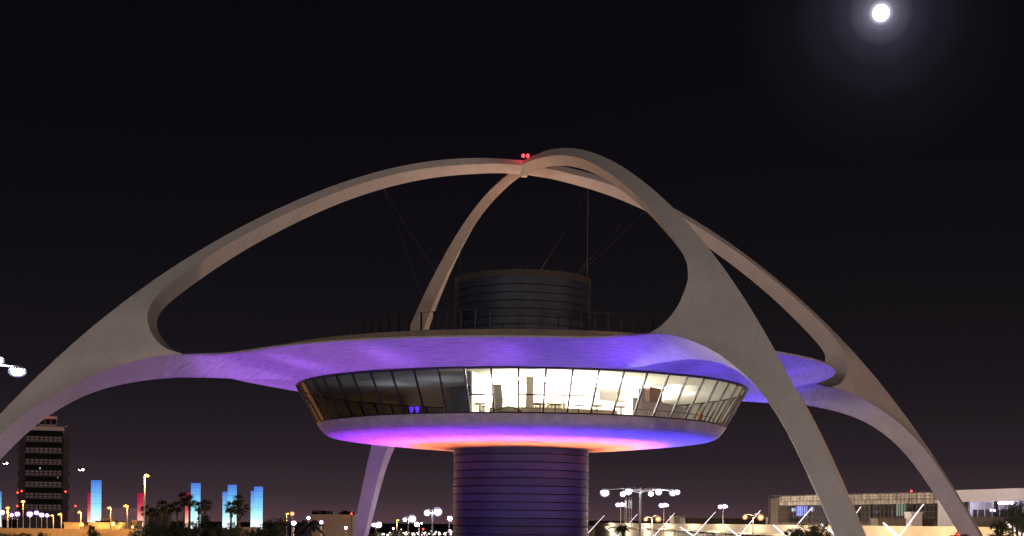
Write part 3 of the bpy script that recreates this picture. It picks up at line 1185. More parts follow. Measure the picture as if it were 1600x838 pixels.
M_BL = tiers('pylon_blue', (((.85, .98, 1), 1.8), ((.55, .92, 1), 1.3), ((.28, .76, 1), 1.05), ((.17, .52, 1), .95), ((.10, .28, .95), .8)))
M_RD = tiers('pylon_red', (((1, .70, .55), 1.6), ((1, .40, .30), 1.2), ((.95, .13, .17), .8), ((.85, .04, .12), .62), ((.7, .02, .1), .5)))
M_PFRAME = mat('pylon_frame', (.10, .12, .18), .5)
DP = 620
pyl = [(-2, 8.5, 768, 0, 'blue light pylon cut by the left edge of the picture', DP), (140.5, 7, 770, 1, 'red light pylon mostly hidden behind the first tall blue one', DP + 90),
       (150.5, 16, 750.6, 0, 'tallest blue light pylon, right of the control tower', DP), (220.5, 11, 770, 1, 'red light pylon behind the tall sodium lamp', DP + 90),
       (292, 10, 770, 1, 'red light pylon half hidden behind palms', DP + 90), (306, 15, 755, 0, 'blue light pylon beside the hidden red one behind palms', DP),
       (352.5, 9, 768.5, 0, 'shorter pale blue light pylon left of the big fan palm', DP + 90), (363, 14, 757.7, 0, 'taller blue light pylon behind the big fan palm', DP),
       (396, 8, 767, 0, 'shorter blue light pylon of the rightmost pair', DP + 90), (404, 13.7, 760.6, 0, 'taller blue light pylon of the rightmost pair', DP)]
for px, wpx, ty, red, lb, dp in pyl:
    tp = at(px, ty, dp)
    r = wpx / F_PX * dp / 2
    o = empty('light_pylon', (tp.x, tp.y, 0))
    tag(o, lb, 'pylon', 'glass light pylons')
    n = 16
    zs = [tp.z - (tp.z - 6) * k / n for k in range(n + 1)]
    q = MB()
    q.lathe([(r * 1.15, 0), (r * 1.15, 5.6), (r * .9, 6), (.05, 6)], 20, False)
    q.build('base', M_PFRAME, o)
    for k in range(n):
        q = MB()
        q.lathe([(r * .98, zs[k + 1] + .012), (r * .98, zs[k] - .012)], 24, True)
        q.build('glass_tier', (M_RD if red else M_BL)[15 - k], o)
    q = MB()
    for k in range(0, n, 4):
        q.lathe([(r * .9, zs[k] - .035), (r, zs[k] - .035), (r, zs[k] + .035), (r * .9, zs[k] + .035)], 24, False)
    q.lathe([(r * 1.0, tp.z - .05), (r * 1.0, tp.z + .12), (.02, tp.z + .12)], 24, False)
    q.build('frame_ring', M_PFRAME, o)
    q = MB()
    for k in range(8):
        a = 2 * math.pi * (k + .25) / 8
        q.bx(r * math.cos(a) - .012, r * math.cos(a) + .012, r * math.sin(a) - .012, r * math.sin(a) + .012, 6, tp.z)
    q.build('frame_post', M_PFRAME, o)

# ------------------------------------------------------------------ old control tower
TD = 560
tw = empty('control_tower', ground_xy(67.5, TD), math.radians(17.9))
TWI = Matrix.Rotation(-math.radians(17.9), 3, 'Z')
tag(tw, 'tall dark office tower with a control cab, banded by rows of pale spandrel panels', 'tower')
u = TD / F_PX                             # metres per photo pixel at the tower
M_TW = mat('tower_dark', (.055, .045, .05), .6, var=.2, scale=.3)
M_TWW = mat('tower_glass', (.012, .012, .014), .7, spec=.08)
M_TWP = mat('tower_panel', (.44, .37, .38), .8, var=.25, scale=.5)
M_TWC = mat('tower_cornice', (.75, .60, .54), .8, var=.1)
hw_, sw_ = 28.5 * u, 37 * u
zroof = at(66, 668, TD).z
q = MB()
q.bx(-hw_ + .4, hw_ - .4, .5, 2 * hw_, 0, zroof)
q.bx(-sw_, sw_, hw_ * .7, hw_ * 1.5, 0, zroof - 2)
q.build('shell', M_TW, tw)
zb = at(66, 797, TD).z
nf = 7
fh = (zroof - 1.2 - zb) / nf
for k in range(nf):
    z1 = zroof - 1.2 - k * fh
    q = MB()
    q.bx(-hw_ + .3, hw_ - .3, .35, .5, z1 - fh * .48, z1)
    for i in range(9):
        x = -hw_ + .3 + (2 * hw_ - .6) * i / 8
        q.bx(x - .07, x + .07, .28, .35, z1 - fh * .48, z1)
    fo_ = q.build('window_strip', M_TWW, tw)
    q = MB()
    for row in (0, 1):
        for i in range(8):
            x0 = -hw_ + .3 + (2 * hw_ - .6) * (i + .12) / 8
            x1 = -hw_ + .3 + (2 * hw_ - .6) * (i + .80) / 8
            za = z1 - fh * (.55 + .22 * row)
            q.bx(x0, x1, .1, .5, za - fh * .12, za)
    q.bx(-hw_, hw_, 0, .1, z1 - fh * 1.0, z1 - fh * .965)
    q.build('spandrel', M_TWP, tw)
    for s in (-1, 1):
        q = MB()
        q.bx(min(s * (hw_ + .3), s * (sw_ + .5)), max(s * (hw_ + .3), s * (sw_ + .5)), hw_ * .6, hw_ * 1.4, z1 - fh, z1 - fh * .55)
        q.build('balcony', M_TW, tw)
q = MB()
q.bx(-hw_ - .2, hw_ + .4, -.1, 2 * hw_, zroof - 1.15, zroof + .35)
q.build('cornice', M_TWC, tw)
cabx = 14 * u
z0, z1 = zroof + .4, at(70, 651, TD).z
q = MB()
cxm = 5.5 * u
q.bx(cxm - cabx * .92, cxm + cabx * .92, 3, 3 + 2 * cabx, z0, z0 + 1.0)
q.build('cab_base', M_TWP, tw)
q = MB()
q.bx(cxm - cabx * .9, cxm + cabx * .9, 3.1, 3 + 1.9 * cabx, z0 + 1.0, z1 - .7)
q.build('cab_glass', M_TWW, tw)
q = MB()
for i in range(4):
    x = cxm - cabx * .92 + 1.84 * cabx * i / 3
    q.bx(x - .12, x + .12, 2.95, 3.12, z0 + 1.0, z1 - .7)
q.build('cab_mullion', M_TWP, tw)
q = MB()
q.bx(cxm - cabx, cxm + cabx, 2.7, 3 + 2.1 * cabx, z1 - .7, z1 + .35)
q.build('cab_roof', M_TWC, tw)
for x, y, r in ((72, 645, .55), (27.5, 770, .36), (34, 767.5, .36), (102.5, 768.5, .36)):
    p = TWI @ (at(x, y, TD - 2) - tw.location)
    q = MB()
    q.ellip(p, (r, r, r), 10, 6)
    if y < 700:
        q.tube([(p.x, 6, z1), (p.x, p.y + 1, p.z)], .12, 6)
    q.build('warning_light', emis('tower_red', (1, .06, .03), 5), tw)
q = MB()
q.bx(-7 * u, -4.5 * u, .3, .34, at(64, 733, TD).z, at(64, 730.5, TD).z)
q.bx(20.5 * u, 22 * u, .25, .34, at(88, 747, TD).z, at(88, 745.5, TD).z)
q.build('lit_window', emis('lit_pane', (.85, .95, .8), .5), tw)
q = MB()
p = TWI @ (at(103.5, 666.5, TD) - tw.location)
q.tube([(p.x - 1, 3, zroof), (p.x - .3, 1, p.z)], .1, 6)
q.lathe([(.02, 0), (.5, .12), (.55, .35)], 12)
for j in range(36):
    x, y, z = q.v[-1 - j]
    q.v[-1 - j] = (x + p.x, y + 0, z + p.z)
q.build('dish_antenna', M_TWC, tw)

# ------------------------------------------------------------------ low buildings on the left
M_OCH = mat('car_park_wall', (.46, .36, .25), .85, var=.25, scale=.25, bump=.1)
M_OCH2 = mat('car_park_panel', (.42, .33, .23), .85, var=.3, scale=.4)
cpd = 205
a0, a1 = ground_xy(-60, cpd).x, ground_xy(206, cpd).x
zt = at(100, 826.2, cpd).z
cpk = empty('car_park_wall', (a0, -123 + cpd, 0))
tag(cpk, 'long ochre car park wall under sodium light along the bottom left', 'building')
q = MB()
q.bx(0, a1 - a0, .25, 12, 0, zt - .1)
q.build('wall', M_OCH, cpk)
q = MB()
q.bx(-.2, a1 - a0 + .2, 0, .6, zt - .62, zt)
q.build('parapet', M_OCH, cpk)
n = int((a1 - a0) / .9)
pm2 = MB()
pm2.bx(.05, .85, .1, .25, zt - 5.5, zt - .66)
jitter(M_OCH2, .22)
pm2 = pm2.mesh('panel', M_OCH2)
for k in range(n):
    link('panel', pm2, cpk, (k * .9, rng.uniform(-.015, .015), 0))


def low_block(name, x0, x1, topy, depth, deep, m_, label, roofbits=0, group=None, zb_=0):
    A, B = ground_xy(x0, depth).x, ground_xy(x1, depth).x
    z = at((x0 + x1) / 2, topy, depth).z
    o = empty(name, ((A + B) / 2, -123 + depth, 0))
    tag(o, label, 'building', group)
    h = (B - A) / 2
    q = MB()
    q.bx(-h, h, 0, deep, 0, z - .4)
    q.build('wall', m_, o)
    q = MB()
    q.bx(-h - .15, h + .15, -.15, deep, z - .4, z)
    q.build('parapet', m_, o)
    for k in range(roofbits):
        x = rng.uniform(-h * .8, h * .8)
        q = MB()
        ww = rng.uniform(.8, 2.5)
        q.bx(x - ww, x + ww, 2, 4.5, z, z + rng.uniform(.4, 1.3))
        q.build('roof_unit', M_TW, o)
    return o


low_block('hangar', 98, 232, 794, 900, 60, mat('hangar_wall', (.30, .24, .25), .8, var=.2, scale=.05), 'long dark hangar on the skyline behind the first pylons')  # wall tone raised to stand in for distance haze
low_block('service_building', 100, 186, 816.5, 330, 15, M_OCH, 'low ochre building floodlit behind the car park wall', 2)
low_block('kiosk', 207, 214, 813.5, 340, 5, M_OCH, 'narrow pale hut left of the red pylon behind the sodium lamp')
low_block('freight_building', 484, 551, 804, 420, 40, mat('freight_wall', (.42, .33, .29), .85, var=.2, scale=.08), 'plain tan block of a building left of the back leg', 6)
low_block('distant_shed', 370, 394, 824, 300, 10, M_OCH, 'low ochre shed roof between the pylon pairs')
for x, y, dp, lb in ((127, 820, 326, 'dazzling sodium wall light left of the first tall pylon'), (176, 819, 326, 'dazzling sodium wall light left of the red pylon'),
                     (207, 824, 330, 'small sodium wall light at the pale hut')):
    p = at(x, y, dp)
    o = empty('wall_light', p)
    tag(o, lb, 'wall light', 'sodium wall lights')
    s = .5 if x < 200 else .3
    q = MB()
    q.ellip((0, 0, 0), (s, s * .6, s * .75), 12, 8)
    q.build('lens', M_SODIUM, o)
    q = MB()
    q.bx(-s * .7, s * .7, .15, 4.0, -.1, s)
    q.build('bracket', M_DARK, o)
    lamp('wall_flood', 'POINT', p + Vector((0, -1.5, .2)), 3800, (1, .48, .12), size=.5)
lamp('hangar_fill', 'POINT', at(165, 790, 820), 90000, (1, .62, .66), size=2)  # added light, lifts the far hangar in place of haze
lamp('tower_fill', 'POINT', at(30, 745, 430), 52000, (1, .80, .78), size=1)  # unseen fill, added to brighten the tower panels and cornice
lamp('wall_flood', 'POINT', at(60, 850, 190), 6500, (1, .46, .11), size=.5)
lamp('wall_flood', 'POINT', at(170, 850, 190), 6500, (1, .46, .11), size=.5)
lamp('wall_flood', 'POINT', at(515, 845, 395), 2500, (1, .62, .4), size=.5)
for x, y, dp, lb in ((118, 791, 880, 'red roof beacon on the dark hangar'), (549, 803, 418, 'tiny red beacon at the corner of the tan block'),
                     (27, 791, 400, 'red beacon left of the control tower foot'), (661, 827, 400, 'tiny red light among the lamps left of the shaft'),
                     (1424, 767.5, 335, 'red beacon on the white mesh fascia of the terminal')):
    p = at(x, y, dp)
    o = empty('red_beacon', (p.x, p.y, 0))
    tag(o, lb, 'beacon', 'small red beacons')
    s = 3.2 / F_PX * dp / 2
    q = MB()
    q.ellip((0, 0, p.z), (s, s, s), 10, 6)
    q.build('lens', emis('small_red', (1, .05, .04), 5), o)
    q = MB()
    q.tube([(0, 0, 0), (0, 0, p.z - s)], .06 * max(1, dp / 300), 6)
    q.build('mast', M_DARK, o)

# glints off parked cars between back leg and shaft, as glowing beads
q = MB()
for k in range(64):
    x = rng.uniform(590, 706)
    p = at(x, 836.5 - abs(rng.gauss(0, 3.2)), rng.uniform(420, 640))
    s = rng.uniform(.12, .3)
    q.ellip(p, (s * 1.3, s, s), 6, 4)
tag(q.build('car_glints', emis('glint_white', (1, .85, .75), 3)), 'scatter of tiny car glints, built as glowing beads, low between the back leg and the shaft', 'lights', kind='stuff')

# ------------------------------------------------------------------ vegetation
def leaf_mat(name, c, c2):
    M = mat(name, c, .6, var=.5, scale=1.2, col2=c2)
    return M


M_LEAF = leaf_mat('leaf_dark', (.055, .075, .03), (.025, .04, .018))
M_LEAF2 = leaf_mat('leaf_mid', (.10, .12, .045), (.04, .06, .025))
M_PALM = leaf_mat('palm_leaf', (.06, .07, .035), (.03, .035, .02))
M_BARK = mat('bark', (.12, .09, .065), .9, var=.3, scale=4)


def crown_mesh(seed, n=2600, m_=None):
    """unit crown: leaf faces gathered in clumps, radius about 1"""
    r = np.random.default_rng(seed)
    cl = []
    while len(cl) < 34:
        p = r.uniform(-1, 1, 3)
        if .25 < np.linalg.norm(p) < .95:
            cl.append(p * np.array([1, 1, .8]))
    v, f = [], []
    for i in range(n):
        c = cl[r.integers(len(cl))]
        p = c + r.normal(0, .115, 3)
        a = r.normal(size=3)
        a /= np.linalg.norm(a)
        b = np.cross(a, r.normal(size=3))
        b /= np.linalg.norm(b) + 1e-6
        s = r.uniform(.035, .075)
        k = len(v)
        v += [tuple(p - a * s), tuple(p + b * s * .5), tuple(p + a * s), tuple(p - b * s * .5)]
        f.append((k, k + 1, k + 2, k + 3))
    me = bpy.data.meshes.new('crown')
    me.from_pydata(v, [], f)
    me.materials.append(m_)
    return me


CROWNS = [crown_mesh(s, 2600, M_LEAF) for s in (1, 2, 3)] + [crown_mesh(7, 2600, M_LEAF2)]


def tree(px, cy_, wpx, hpx, depth, kind, label, group='broad leaved trees'):
    c = at(px, cy_, depth)
    o = empty('tree', (c.x, c.y, 0), rng.uniform(0, 6))
    tag(o, label, 'tree', group)
    rw, rh = wpx / F_PX * depth / 2, hpx / F_PX * depth / 2
    t = MB()
    zc = c.z
    t.tube([(0, 0, 0), (.05, 0, zc * .45), (0, .08, zc)], [.22, .16, .06], 8)
    for k in range(6):
        a = k * 1.05 + .3
        t.tube([(0, 0, zc * .55 + .1 * k), (rw * .35 * math.cos(a), rw * .35 * math.sin(a), zc - rh * .1), (rw * .7 * math.cos(a), rw * .7 * math.sin(a), zc + rh * .3)], [.09, .06, .02], 6)
    t.build('trunk', M_BARK, o)
    cr_ = link('crown', CROWNS[kind], o, (0, 0, zc))
    cr_.scale = (rw, rw, rh)
    return o


for a in ((14, 842, 44, 24, 120, 0, 'dark shrub tree top at the bottom left corner'), (40, 843, 34, 22, 125, 1, 'dark shrub tree top below the control tower'),
          (66, 841, 24, 22, 128, 2, 'dark tree top right of the control tower at the bottom edge'),
          (144, 836, 24, 34, 130, 1, 'thin young tree before the tallest blue pylon'), (219, 838, 34, 24, 140, 0, 'dark tree top below the tall sodium lamp'),
          (240, 830, 40, 40, 150, 2, 'dark round tree right of the tall sodium lamp'), (268, 828, 46, 44, 155, 0, 'dark tree under the row of fan palms'),
          (296, 830, 30, 34, 150, 1, 'dark tree before the half hidden red pylon'), (320, 826, 44, 50, 150, 1, 'large dark tree before the blue pylon behind palms'),
          (342, 834, 34, 30, 145, 3, 'mid green tree under the white lamp beside the palms'), (362, 832, 36, 40, 140, 3, 'leafy tree lit bluish white before the big fan palm'),
          (386, 838, 30, 24, 150, 3, 'low green tree between the two right pylon pairs'), (404, 834, 30, 34, 150, 0, 'dark tree at the foot of the rightmost pylons'),
          (424, 828, 36, 40, 155, 2, 'dark tree right of the rightmost pylons'), (441, 822, 28, 40, 160, 0, 'taller dark tree left of the orange lamp'),
          (588, 838, 22, 26, 210, 3, 'bright lit tree top under the twin lamp at the back leg'), (622, 836, 26, 18, 215, 3, 'low lit tree between the twin lamps left of the shaft'),
          (1268, 833, 66, 44, 150, 0, 'dark tree at the left foot of the front leg'), (1240, 838, 40, 26, 152, 1, 'dark low tree left of the front leg'),
          (1590, 812, 56, 64, 110, 2, 'dark tree at the right edge of the picture'), (1562, 822, 30, 30, 112, 0, 'thin dark branches left of the right edge tree'),
          (1500, 846, 60, 24, 130, 1, 'dark tree top at the foot of the right leg'), (1560, 845, 60, 26, 118, 2, 'dark shrub at the bottom right corner')):
    tree(*a)


def fan_palm(px, cy_, wpx, depth, label, lean=0):
    c = at(px, cy_, depth)
    o = empty('fan_palm', (c.x - lean, c.y, 0))
    tag(o, label, 'palm', 'fan palms')
    R = wpx * 1.6 / F_PX * depth / 2
    t = MB()
    t.tube([(0, 0, 0), (lean * .35, 0, c.z * .5), (lean, 0, c.z)], [.32, .22, .17], 8)
    t.build('trunk', M_BARK, o)
    q = MB()
    r = random.Random(int(px * 7))
    for k in range(70):
        az = r.uniform(0, 2 * math.pi)
        el = r.uniform(-1.1, 1.2)
        d = Vector((math.cos(az) * math.cos(el), math.sin(az) * math.cos(el), math.sin(el)))
        side = d.cross(Vector((0, 0, 1))).normalized()
        upv = side.cross(d)
        o0 = d * R * .42
        for j in range(9):
            a = (j - 4) * .27
            dd = (d * math.cos(a) + side * math.sin(a)).normalized()
            tip = o0 + dd * R * r.uniform(.42, .62) + Vector((0, 0, -R * .1 * abs(j - 4) / 4))
            wv = upv * .02 * R + side * .055 * R
            q.tri(o0 - wv * .6, o0 + wv, tip)
        q.tri(Vector((0, 0, 0)), o0 + side * .02, o0 - side * .02)
    q.build('crown', M_PALM, o, (lean, 0, c.z))
    q = MB()
    for k in range(60):
        az = r.uniform(0, 2 * math.pi)
        zz = -r.uniform(.1, .8) * R
        p = Vector((.16 * math.cos(az), .16 * math.sin(az), zz))
        d = Vector((math.cos(az) * .3, math.sin(az) * .3, -1)).normalized()
        q.tri(p + Vector((.06, .06, 0)), p - Vector((.06, .06, 0)), p + d * R * .45)
    q.build('dead_skirt', M_BARK, o, (lean, 0, c.z))


for a in ((228, 798, 15, 300, 'left fan palm before the red pylon', 0), (240, 801, 14, 290, 'short fan palm right of the red pylon', 0),
          (254, 790, 15, 320, 'fan palm standing free, leftmost of the row of three'), (266, 794, 13, 320, 'small fan palm in the middle of the row of three'),
          (277, 792, 15, 320, 'right fan palm of the row of three'), (288, 777.5, 16, 320, 'highest fan palm before the half hidden red pylon'),
          (296, 783, 17, 315, 'fan palm with a dense head touching the hidden red pylon'), (311, 792, 14, 300, 'fan palm before the blue pylon behind palms'),
          (322, 789, 16, 300, 'fan palm right of the blue pylon', .4), (372, 780, 13, 310, 'small high fan palm before the taller pylon of the middle pair'),
          (361, 793, 18, 280, 'broad fan palm head before the middle pylons'), (375, 794, 22, 270, 'biggest fan palm head right of the middle pylons', .3)):
    fan_palm(*a)


def feather_palm(px, cy_, wpx, depth, label, m_=None, nfr=16, seed=1):
    c = at(px, cy_, depth)
    o = empty('feather_palm', (c.x, c.y, 0))
    tag(o, label, 'palm', 'feather palms')
    R = wpx / F_PX * depth / 2
    t = MB()
    t.tube([(0, 0, 0), (0, 0, c.z)], [.3, .22], 8)
    t.build('trunk', M_BARK, o)
    r = random.Random(seed)
    for k in range(nfr):
        az = 2 * math.pi * k / nfr + r.uniform(-.2, .2)
        el = r.uniform(.2, 1.25)
        d = Vector((math.cos(az) * math.cos(el), math.sin(az) * math.cos(el), math.sin(el)))
        side = Vector((-math.sin(az), math.cos(az), 0))
        pts = [d * R * s + Vector((0, 0, -R * .75 * s * s)) for s in [i / 14 for i in range(15)]]
        q = MB()
        q.tube(pts, [.05 - .04 * i / 14 for i in range(15)], 5)
        for i in range(2, 15):
            ln = R * .30 * math.sin(math.pi * (i / 15) ** .8) + .1
            t_ = (pts[i] - pts[i - 1]).normalized()
            for s in (-1, 1):
                for h in (0, .5):
                    p = pts[i - 1].lerp(pts[i], h)
                    tip = p + (side * s * .8 + t_ * .5 + Vector((0, 0, -.45))).normalized() * ln
                    q.tri(p - t_ * .05, p + t_ * .07, tip)
        q.build('frond', m_ or M_PALM, o, (0, 0, c.z))


feather_palm(484, 822, 66, 150, 'dark feather palm before the plain tan block', seed=3)
feather_palm(974, 826, 34, 190, 'small feather palm right of the shaft under the numbered sign', seed=5)
feather_palm(468, 836, 22, 170, 'low pale feather palm left of the dark one', M_LEAF2, 14, seed=8)

# ------------------------------------------------------------------ terminal on the right
M_CREAM = mat('terminal_wall', (.62, .52, .40), .85, var=.12, scale=.3)
M_RIB = mat('ribbed_roof', (.12, .10, .09), .7, var=.3, scale=.5)
M_TDARK = mat('terminal_dark', (.045, .04, .042), .7, var=.3, scale=.4)
M_TTAUPE = mat('terminal_taupe', (.17, .13, .11), .8, var=.2, scale=.3)
M_LAV = mat('terminal_white', (.70, .66, .70), .7, var=.08, scale=.4)
M_FACADE = glass('facade_glass', (.80, .82, .84))
# roadside wall: runs away from the camera on the right
road = empty('terminal_wall', (64, -123 + 176, 0))
tag(road, 'long cream terminal wall along the roadway behind the lit struts', 'building')
LEN = 900
tilt = math.atan2(3, 900)
road.rotation_euler = (0, 0, tilt)
q = MB()
q.bx(.4, 14, 0, LEN, 0, 9.9)
q.build('wall', M_CREAM, road)
q = MB()
q.bx(0, .9, -.3, LEN + .3, 9.45, 10.15)
q.build('parapet', M_CREAM, road)
q = MB()
q.bx(-2.2, .4, -.3, LEN, 7.55, 8.05)
q.build('canopy_beam', M_CREAM, road)
pan = MB()
pan.bx(.25, .42, .05, 8.95, 8.2, 9.4)
pan = pan.mesh('wall_panel', M_CREAM)
opn = MB()
opn.bx(.22, .4, .9, 8.1, 5.4, 7.5)
opn = opn.mesh('opening', M_TDARK)
for k in range(44):
    link('wall_panel', pan, road, (rng.uniform(-.02, .02), k * 9, 0))
    link('opening', opn, road, (0, k * 9, 0))
for k in range(12):
    dd = 186 * 1.155 ** k
    p = Vector((49, -123 + dd, 10.5))
    lamp('roadway_light', 'POINT', p, 15000 * (dd / 186) ** .8, (1, .68, .40) if k < 3 else (1, .80, .58), size=.6)

# lit V struts of the roadway canopy
vs = [(1404, 840, 1380, 817, 1443, 788, 200, 'largest lit V strut between front leg and right leg'),
      (1311, 840, 1283, 819, 1345, 792, 232, 'lit V strut crossed by the front leg'),
      (1230, 839, 1208, 820.5, 1267, 795, 268, 'lit V strut beside the dark tree left of the front leg'),
      (1154.5, 838.5, 1133, 822, 1188, 798, 315, 'lit V strut under the right twin globe lamp'),
      (1084, 838, 1062.5, 823.5, 1118, 800, 362, 'lit V strut in the middle of the cream wall'),
      (1022, 838, 1003, 823.5, 1054, 802, 420, 'lit V strut right of the tall mast'),
      (965, 838, 946, 824.5, 996, 803.5, 470, 'lit V strut left of the tall mast'),
      (919, 833, 905, 824, 944.5, 805.5, 520, 'leftmost lit V strut half hidden by the shaft'),
      (1598, 838, 1570, 815, 1640, 770, 160, 'lit V strut in the dark tree at the right edge')]
for bx_, by_, lx, ly, rx, ry, dp, lb in vs:
    o = empty('lit_strut', ground_xy(bx_, dp))
    tag(o, lb, 'strut light', 'lit V struts along the roadway')
    b = at(bx_, by_, dp) - o.location
    l = at(lx, ly, dp) - o.location
    r = at(rx, ry, dp) - o.location
    wd_ = 2.2 / F_PX * 300
    q = MB()
    q.tube([(0, 0, 0), b], .16, 8)
    q.build('post', M_POLE_W, o)
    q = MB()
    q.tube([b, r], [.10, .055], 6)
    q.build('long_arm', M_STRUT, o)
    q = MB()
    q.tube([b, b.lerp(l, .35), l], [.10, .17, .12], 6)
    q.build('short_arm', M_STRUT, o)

# far roofs behind the cream wall
def ribbed(x0, x1, y0, y1, depth, label, n):
    A, B = ground_xy(x0, depth).x, ground_xy(x1, depth).x
    z0_, z1_ = at(x0, y1, depth).z, at(x0, y0, depth).z
    o = empty('ribbed_roof_building', (A, -123 + depth, 0))
    tag(o, label, 'building', 'ribbed roofs behind the cream wall')
    q = MB()
    q.bx(0, B - A, 0, 20, 0, z0_)
    q.build('wall', M_CREAM, o)
    q = MB()
    q.quad((0, -.3, z0_), (B - A, -.3, z0_), (B - A, 6, z1_), (0, 6, z1_))
    q.bx(0, B - A, 6, 20, z0_, z1_)
    q.build('roof', M_RIB, o)
    s = MB()
    s.v = [(-.12, -.5, z0_ + .1), (.12, -.5, z0_ + .1), (.9, 6, z1_ + .15), (.66, 6, z1_ + .15), (-.12, -.5, z0_ - .2), (.12, -.5, z0_ - .2), (.9, 6, z1_ - .2), (.66, 6, z1_ - .2)]
    s.f = [(0, 1, 2, 3), (4, 7, 6, 5), (0, 4, 5, 1), (1, 5, 6, 2), (2, 6, 7, 3), (3, 7, 4, 0)]
    s.sm = [False] * 6
    me = s.mesh('roof_rib', M_TTAUPE)
    for k in range(n):
        link('roof_rib', me, o, ((B - A) * (k + .5) / n, 0, 0))


ribbed(915, 1050, 813.5, 821.5, 1090, 'low dark roof with slanting ribs right of the shaft', 20)
low_block('plant_room', 1053, 1069.5, 806, 760, 20, M_CREAM, 'pale box shaped plant room on the terminal roof', 1)
sf = empty('scaffold_block', ground_xy(1071, 640))
tag(sf, 'dark block wrapped in scaffold poles behind the cream wall', 'building')
wS = ground_xy(1206, 640).x - ground_xy(1071, 640).x
zt_ = at(1130, 806.5, 640).z
q = MB()
q.bx(0, wS, 1.5, 20, 0, zt_ - 1)
q.build('wall', M_TDARK, sf)
q = MB()
for k in range(29):
    q.bx(wS * k / 28 - .09, wS * k / 28 + .09, 0, .1, 0, zt_)
for z in np.arange(1, zt_, 1.3):
    q.bx(0, wS, 0, .1, z - .05, z + .05)
q.build('scaffold', M_TTAUPE, sf)

# new terminal hall under construction, receding to the left
PA, PB = ground_xy(1467, 330), ground_xy(1203, 400)
vec = PA - PB
LH = vec.length
hall = empty('construction_hall', PB, math.atan2(vec.y, vec.x))
tag(hall, 'terminal hall under construction with white mesh fascia and scaffold, lit blue inside', 'building')
ZT = 18.0
q = MB()
q.bx(0, LH, 8, 26, 0, ZT - 2.4)
q.build('back_wall', M_TDARK, hall)
q = MB()
q.bx(-.2, LH, .3, 26, 10.2, 10.6)
q.build('floor_slab', M_TTAUPE, hall)
q = MB()
q.bx(2.5, LH, .4, 26, ZT - 2.5, ZT - .4)
q.build('roof_slab', M_TTAUPE, hall)
M_MESH = mat('scaffold_mesh', (.56, .50, .45), .85, var=.45, scale=1.6)
jitter(M_MESH, .3)
npan = 44
for row, (za, zb2) in enumerate(((ZT - 2.6, ZT - 1.5), (ZT - 1.35, ZT - .15))):
    for k in range(npan):
        q = MB()
        x0, x1 = 5 + (LH - 5) * k / npan, 5 + (LH - 5) * (k + .94) / npan
        j = rng.uniform(-.06, .06)
        q.bx(x0, x1, j, j + .1, za + rng.uniform(-.05, .05), zb2 + rng.uniform(-.05, .05))
        q.build('mesh_panel', M_MESH, hall)
q = MB()
for k in range(48):
    x = LH * k / 47
    q.bx(x - .04, x + .04, -.35, -.27, 10.5, ZT + rng.uniform(0, .35))
for z in (10.9, 12.2, 13.5, 14.9, 16.3, 17.2, 18.05):
    q.bx(0, LH, -.35, -.28, z - .04, z + .04)
for k in range(5):
    x = 6 + k * 14
    q.tube([(x, -.4, 10.7), (x + 6, -.4, 15.2)], .05, 5)
q.build('scaffold', M_TTAUPE, hall)
q = MB()
q.bx(0, 3.8, .2, 4, 10.6, ZT - .6)
q.build('stair_tower', M_TTAUPE, hall)
for x in np.arange(8, LH, 9.5):
    q = MB()
    q.bx(x - .25, x + .25, 1.2, 1.7, 10.6, ZT - 2.5)
    q.build('column', M_TDARK, hall)
for t_ in (.15, .45, .75):
    pl_ = PB + vec * t_ + Vector((-10, -14, 22))
    lamp('site_fill', 'POINT', pl_, 2000, (1, .86, .74), size=.5)  # unseen lights added to brighten the mesh fascia


def hx(px):                     # distance along the hall front for a photo column
    u_ = (px - 800) / F_PX
    # intersect the camera ray with the hall front line
    dx, dy = u_, 1.0
    ex, ey = vec.x, vec.y
    det = dx * (-ey) + ex * dy
    bxx, byy = PB.x - CAM.x, PB.y - CAM.y
    s = (dx * byy - bxx * dy) / (-(dx * ey - ex * dy)) if abs(dx * ey - ex * dy) > 1e-9 else 0
    return max(0, min(1, s)) * LH


lits = [(1229, 1247, 791, 806, (.25, .30, 1), 1.1), (1222, 1227, 794, 799, (.8, .85, 1), .8), (1248, 1256, 792, 799, (.6, .7, 1), .7),
        (1270, 1284, 790, 797, (.95, .92, 1), 1.0), (1285, 1291, 796, 806, (.8, .8, .95), .5), (1384, 1399, 786, 806, (.38, .52, .42), .33),
        (1376, 1379, 795, 806, (.15, .2, 1), .9), (1351, 1354, 797, 803, (.25, .3, .9), .4), (1415, 1417, 793, 802, (1, 1, 1), .5), (1424, 1426, 786, 790, (.8, 1, 1), .6),
        (1450, 1460, 783, 806, (.62, .70, 1), .75)]
for x0, x1, y0, y1, c, s in lits:
    xa, xb = hx(x0), hx(x1)
    dep = 400 - 70 * xa / LH
    za, zb2 = at(x0, y1, dep).z, at(x0, y0, dep).z
    q = MB()
    q.bx(xa, xb, 3.0, 3.1, max(10.65, za), zb2)
    q.build('lit_bay', emis('bay_light', c, s * 1.7), hall)
    q = MB()
    n = max(2, int((xb - xa) / .9))
    for i in range(n + 1):
        x = xa + (xb - xa) * i / n
        q.bx(x - .05, x + .05, 2.8, 2.98, max(10.65, za), zb2)
    q.build('bay_mullion', M_TDARK, hall)
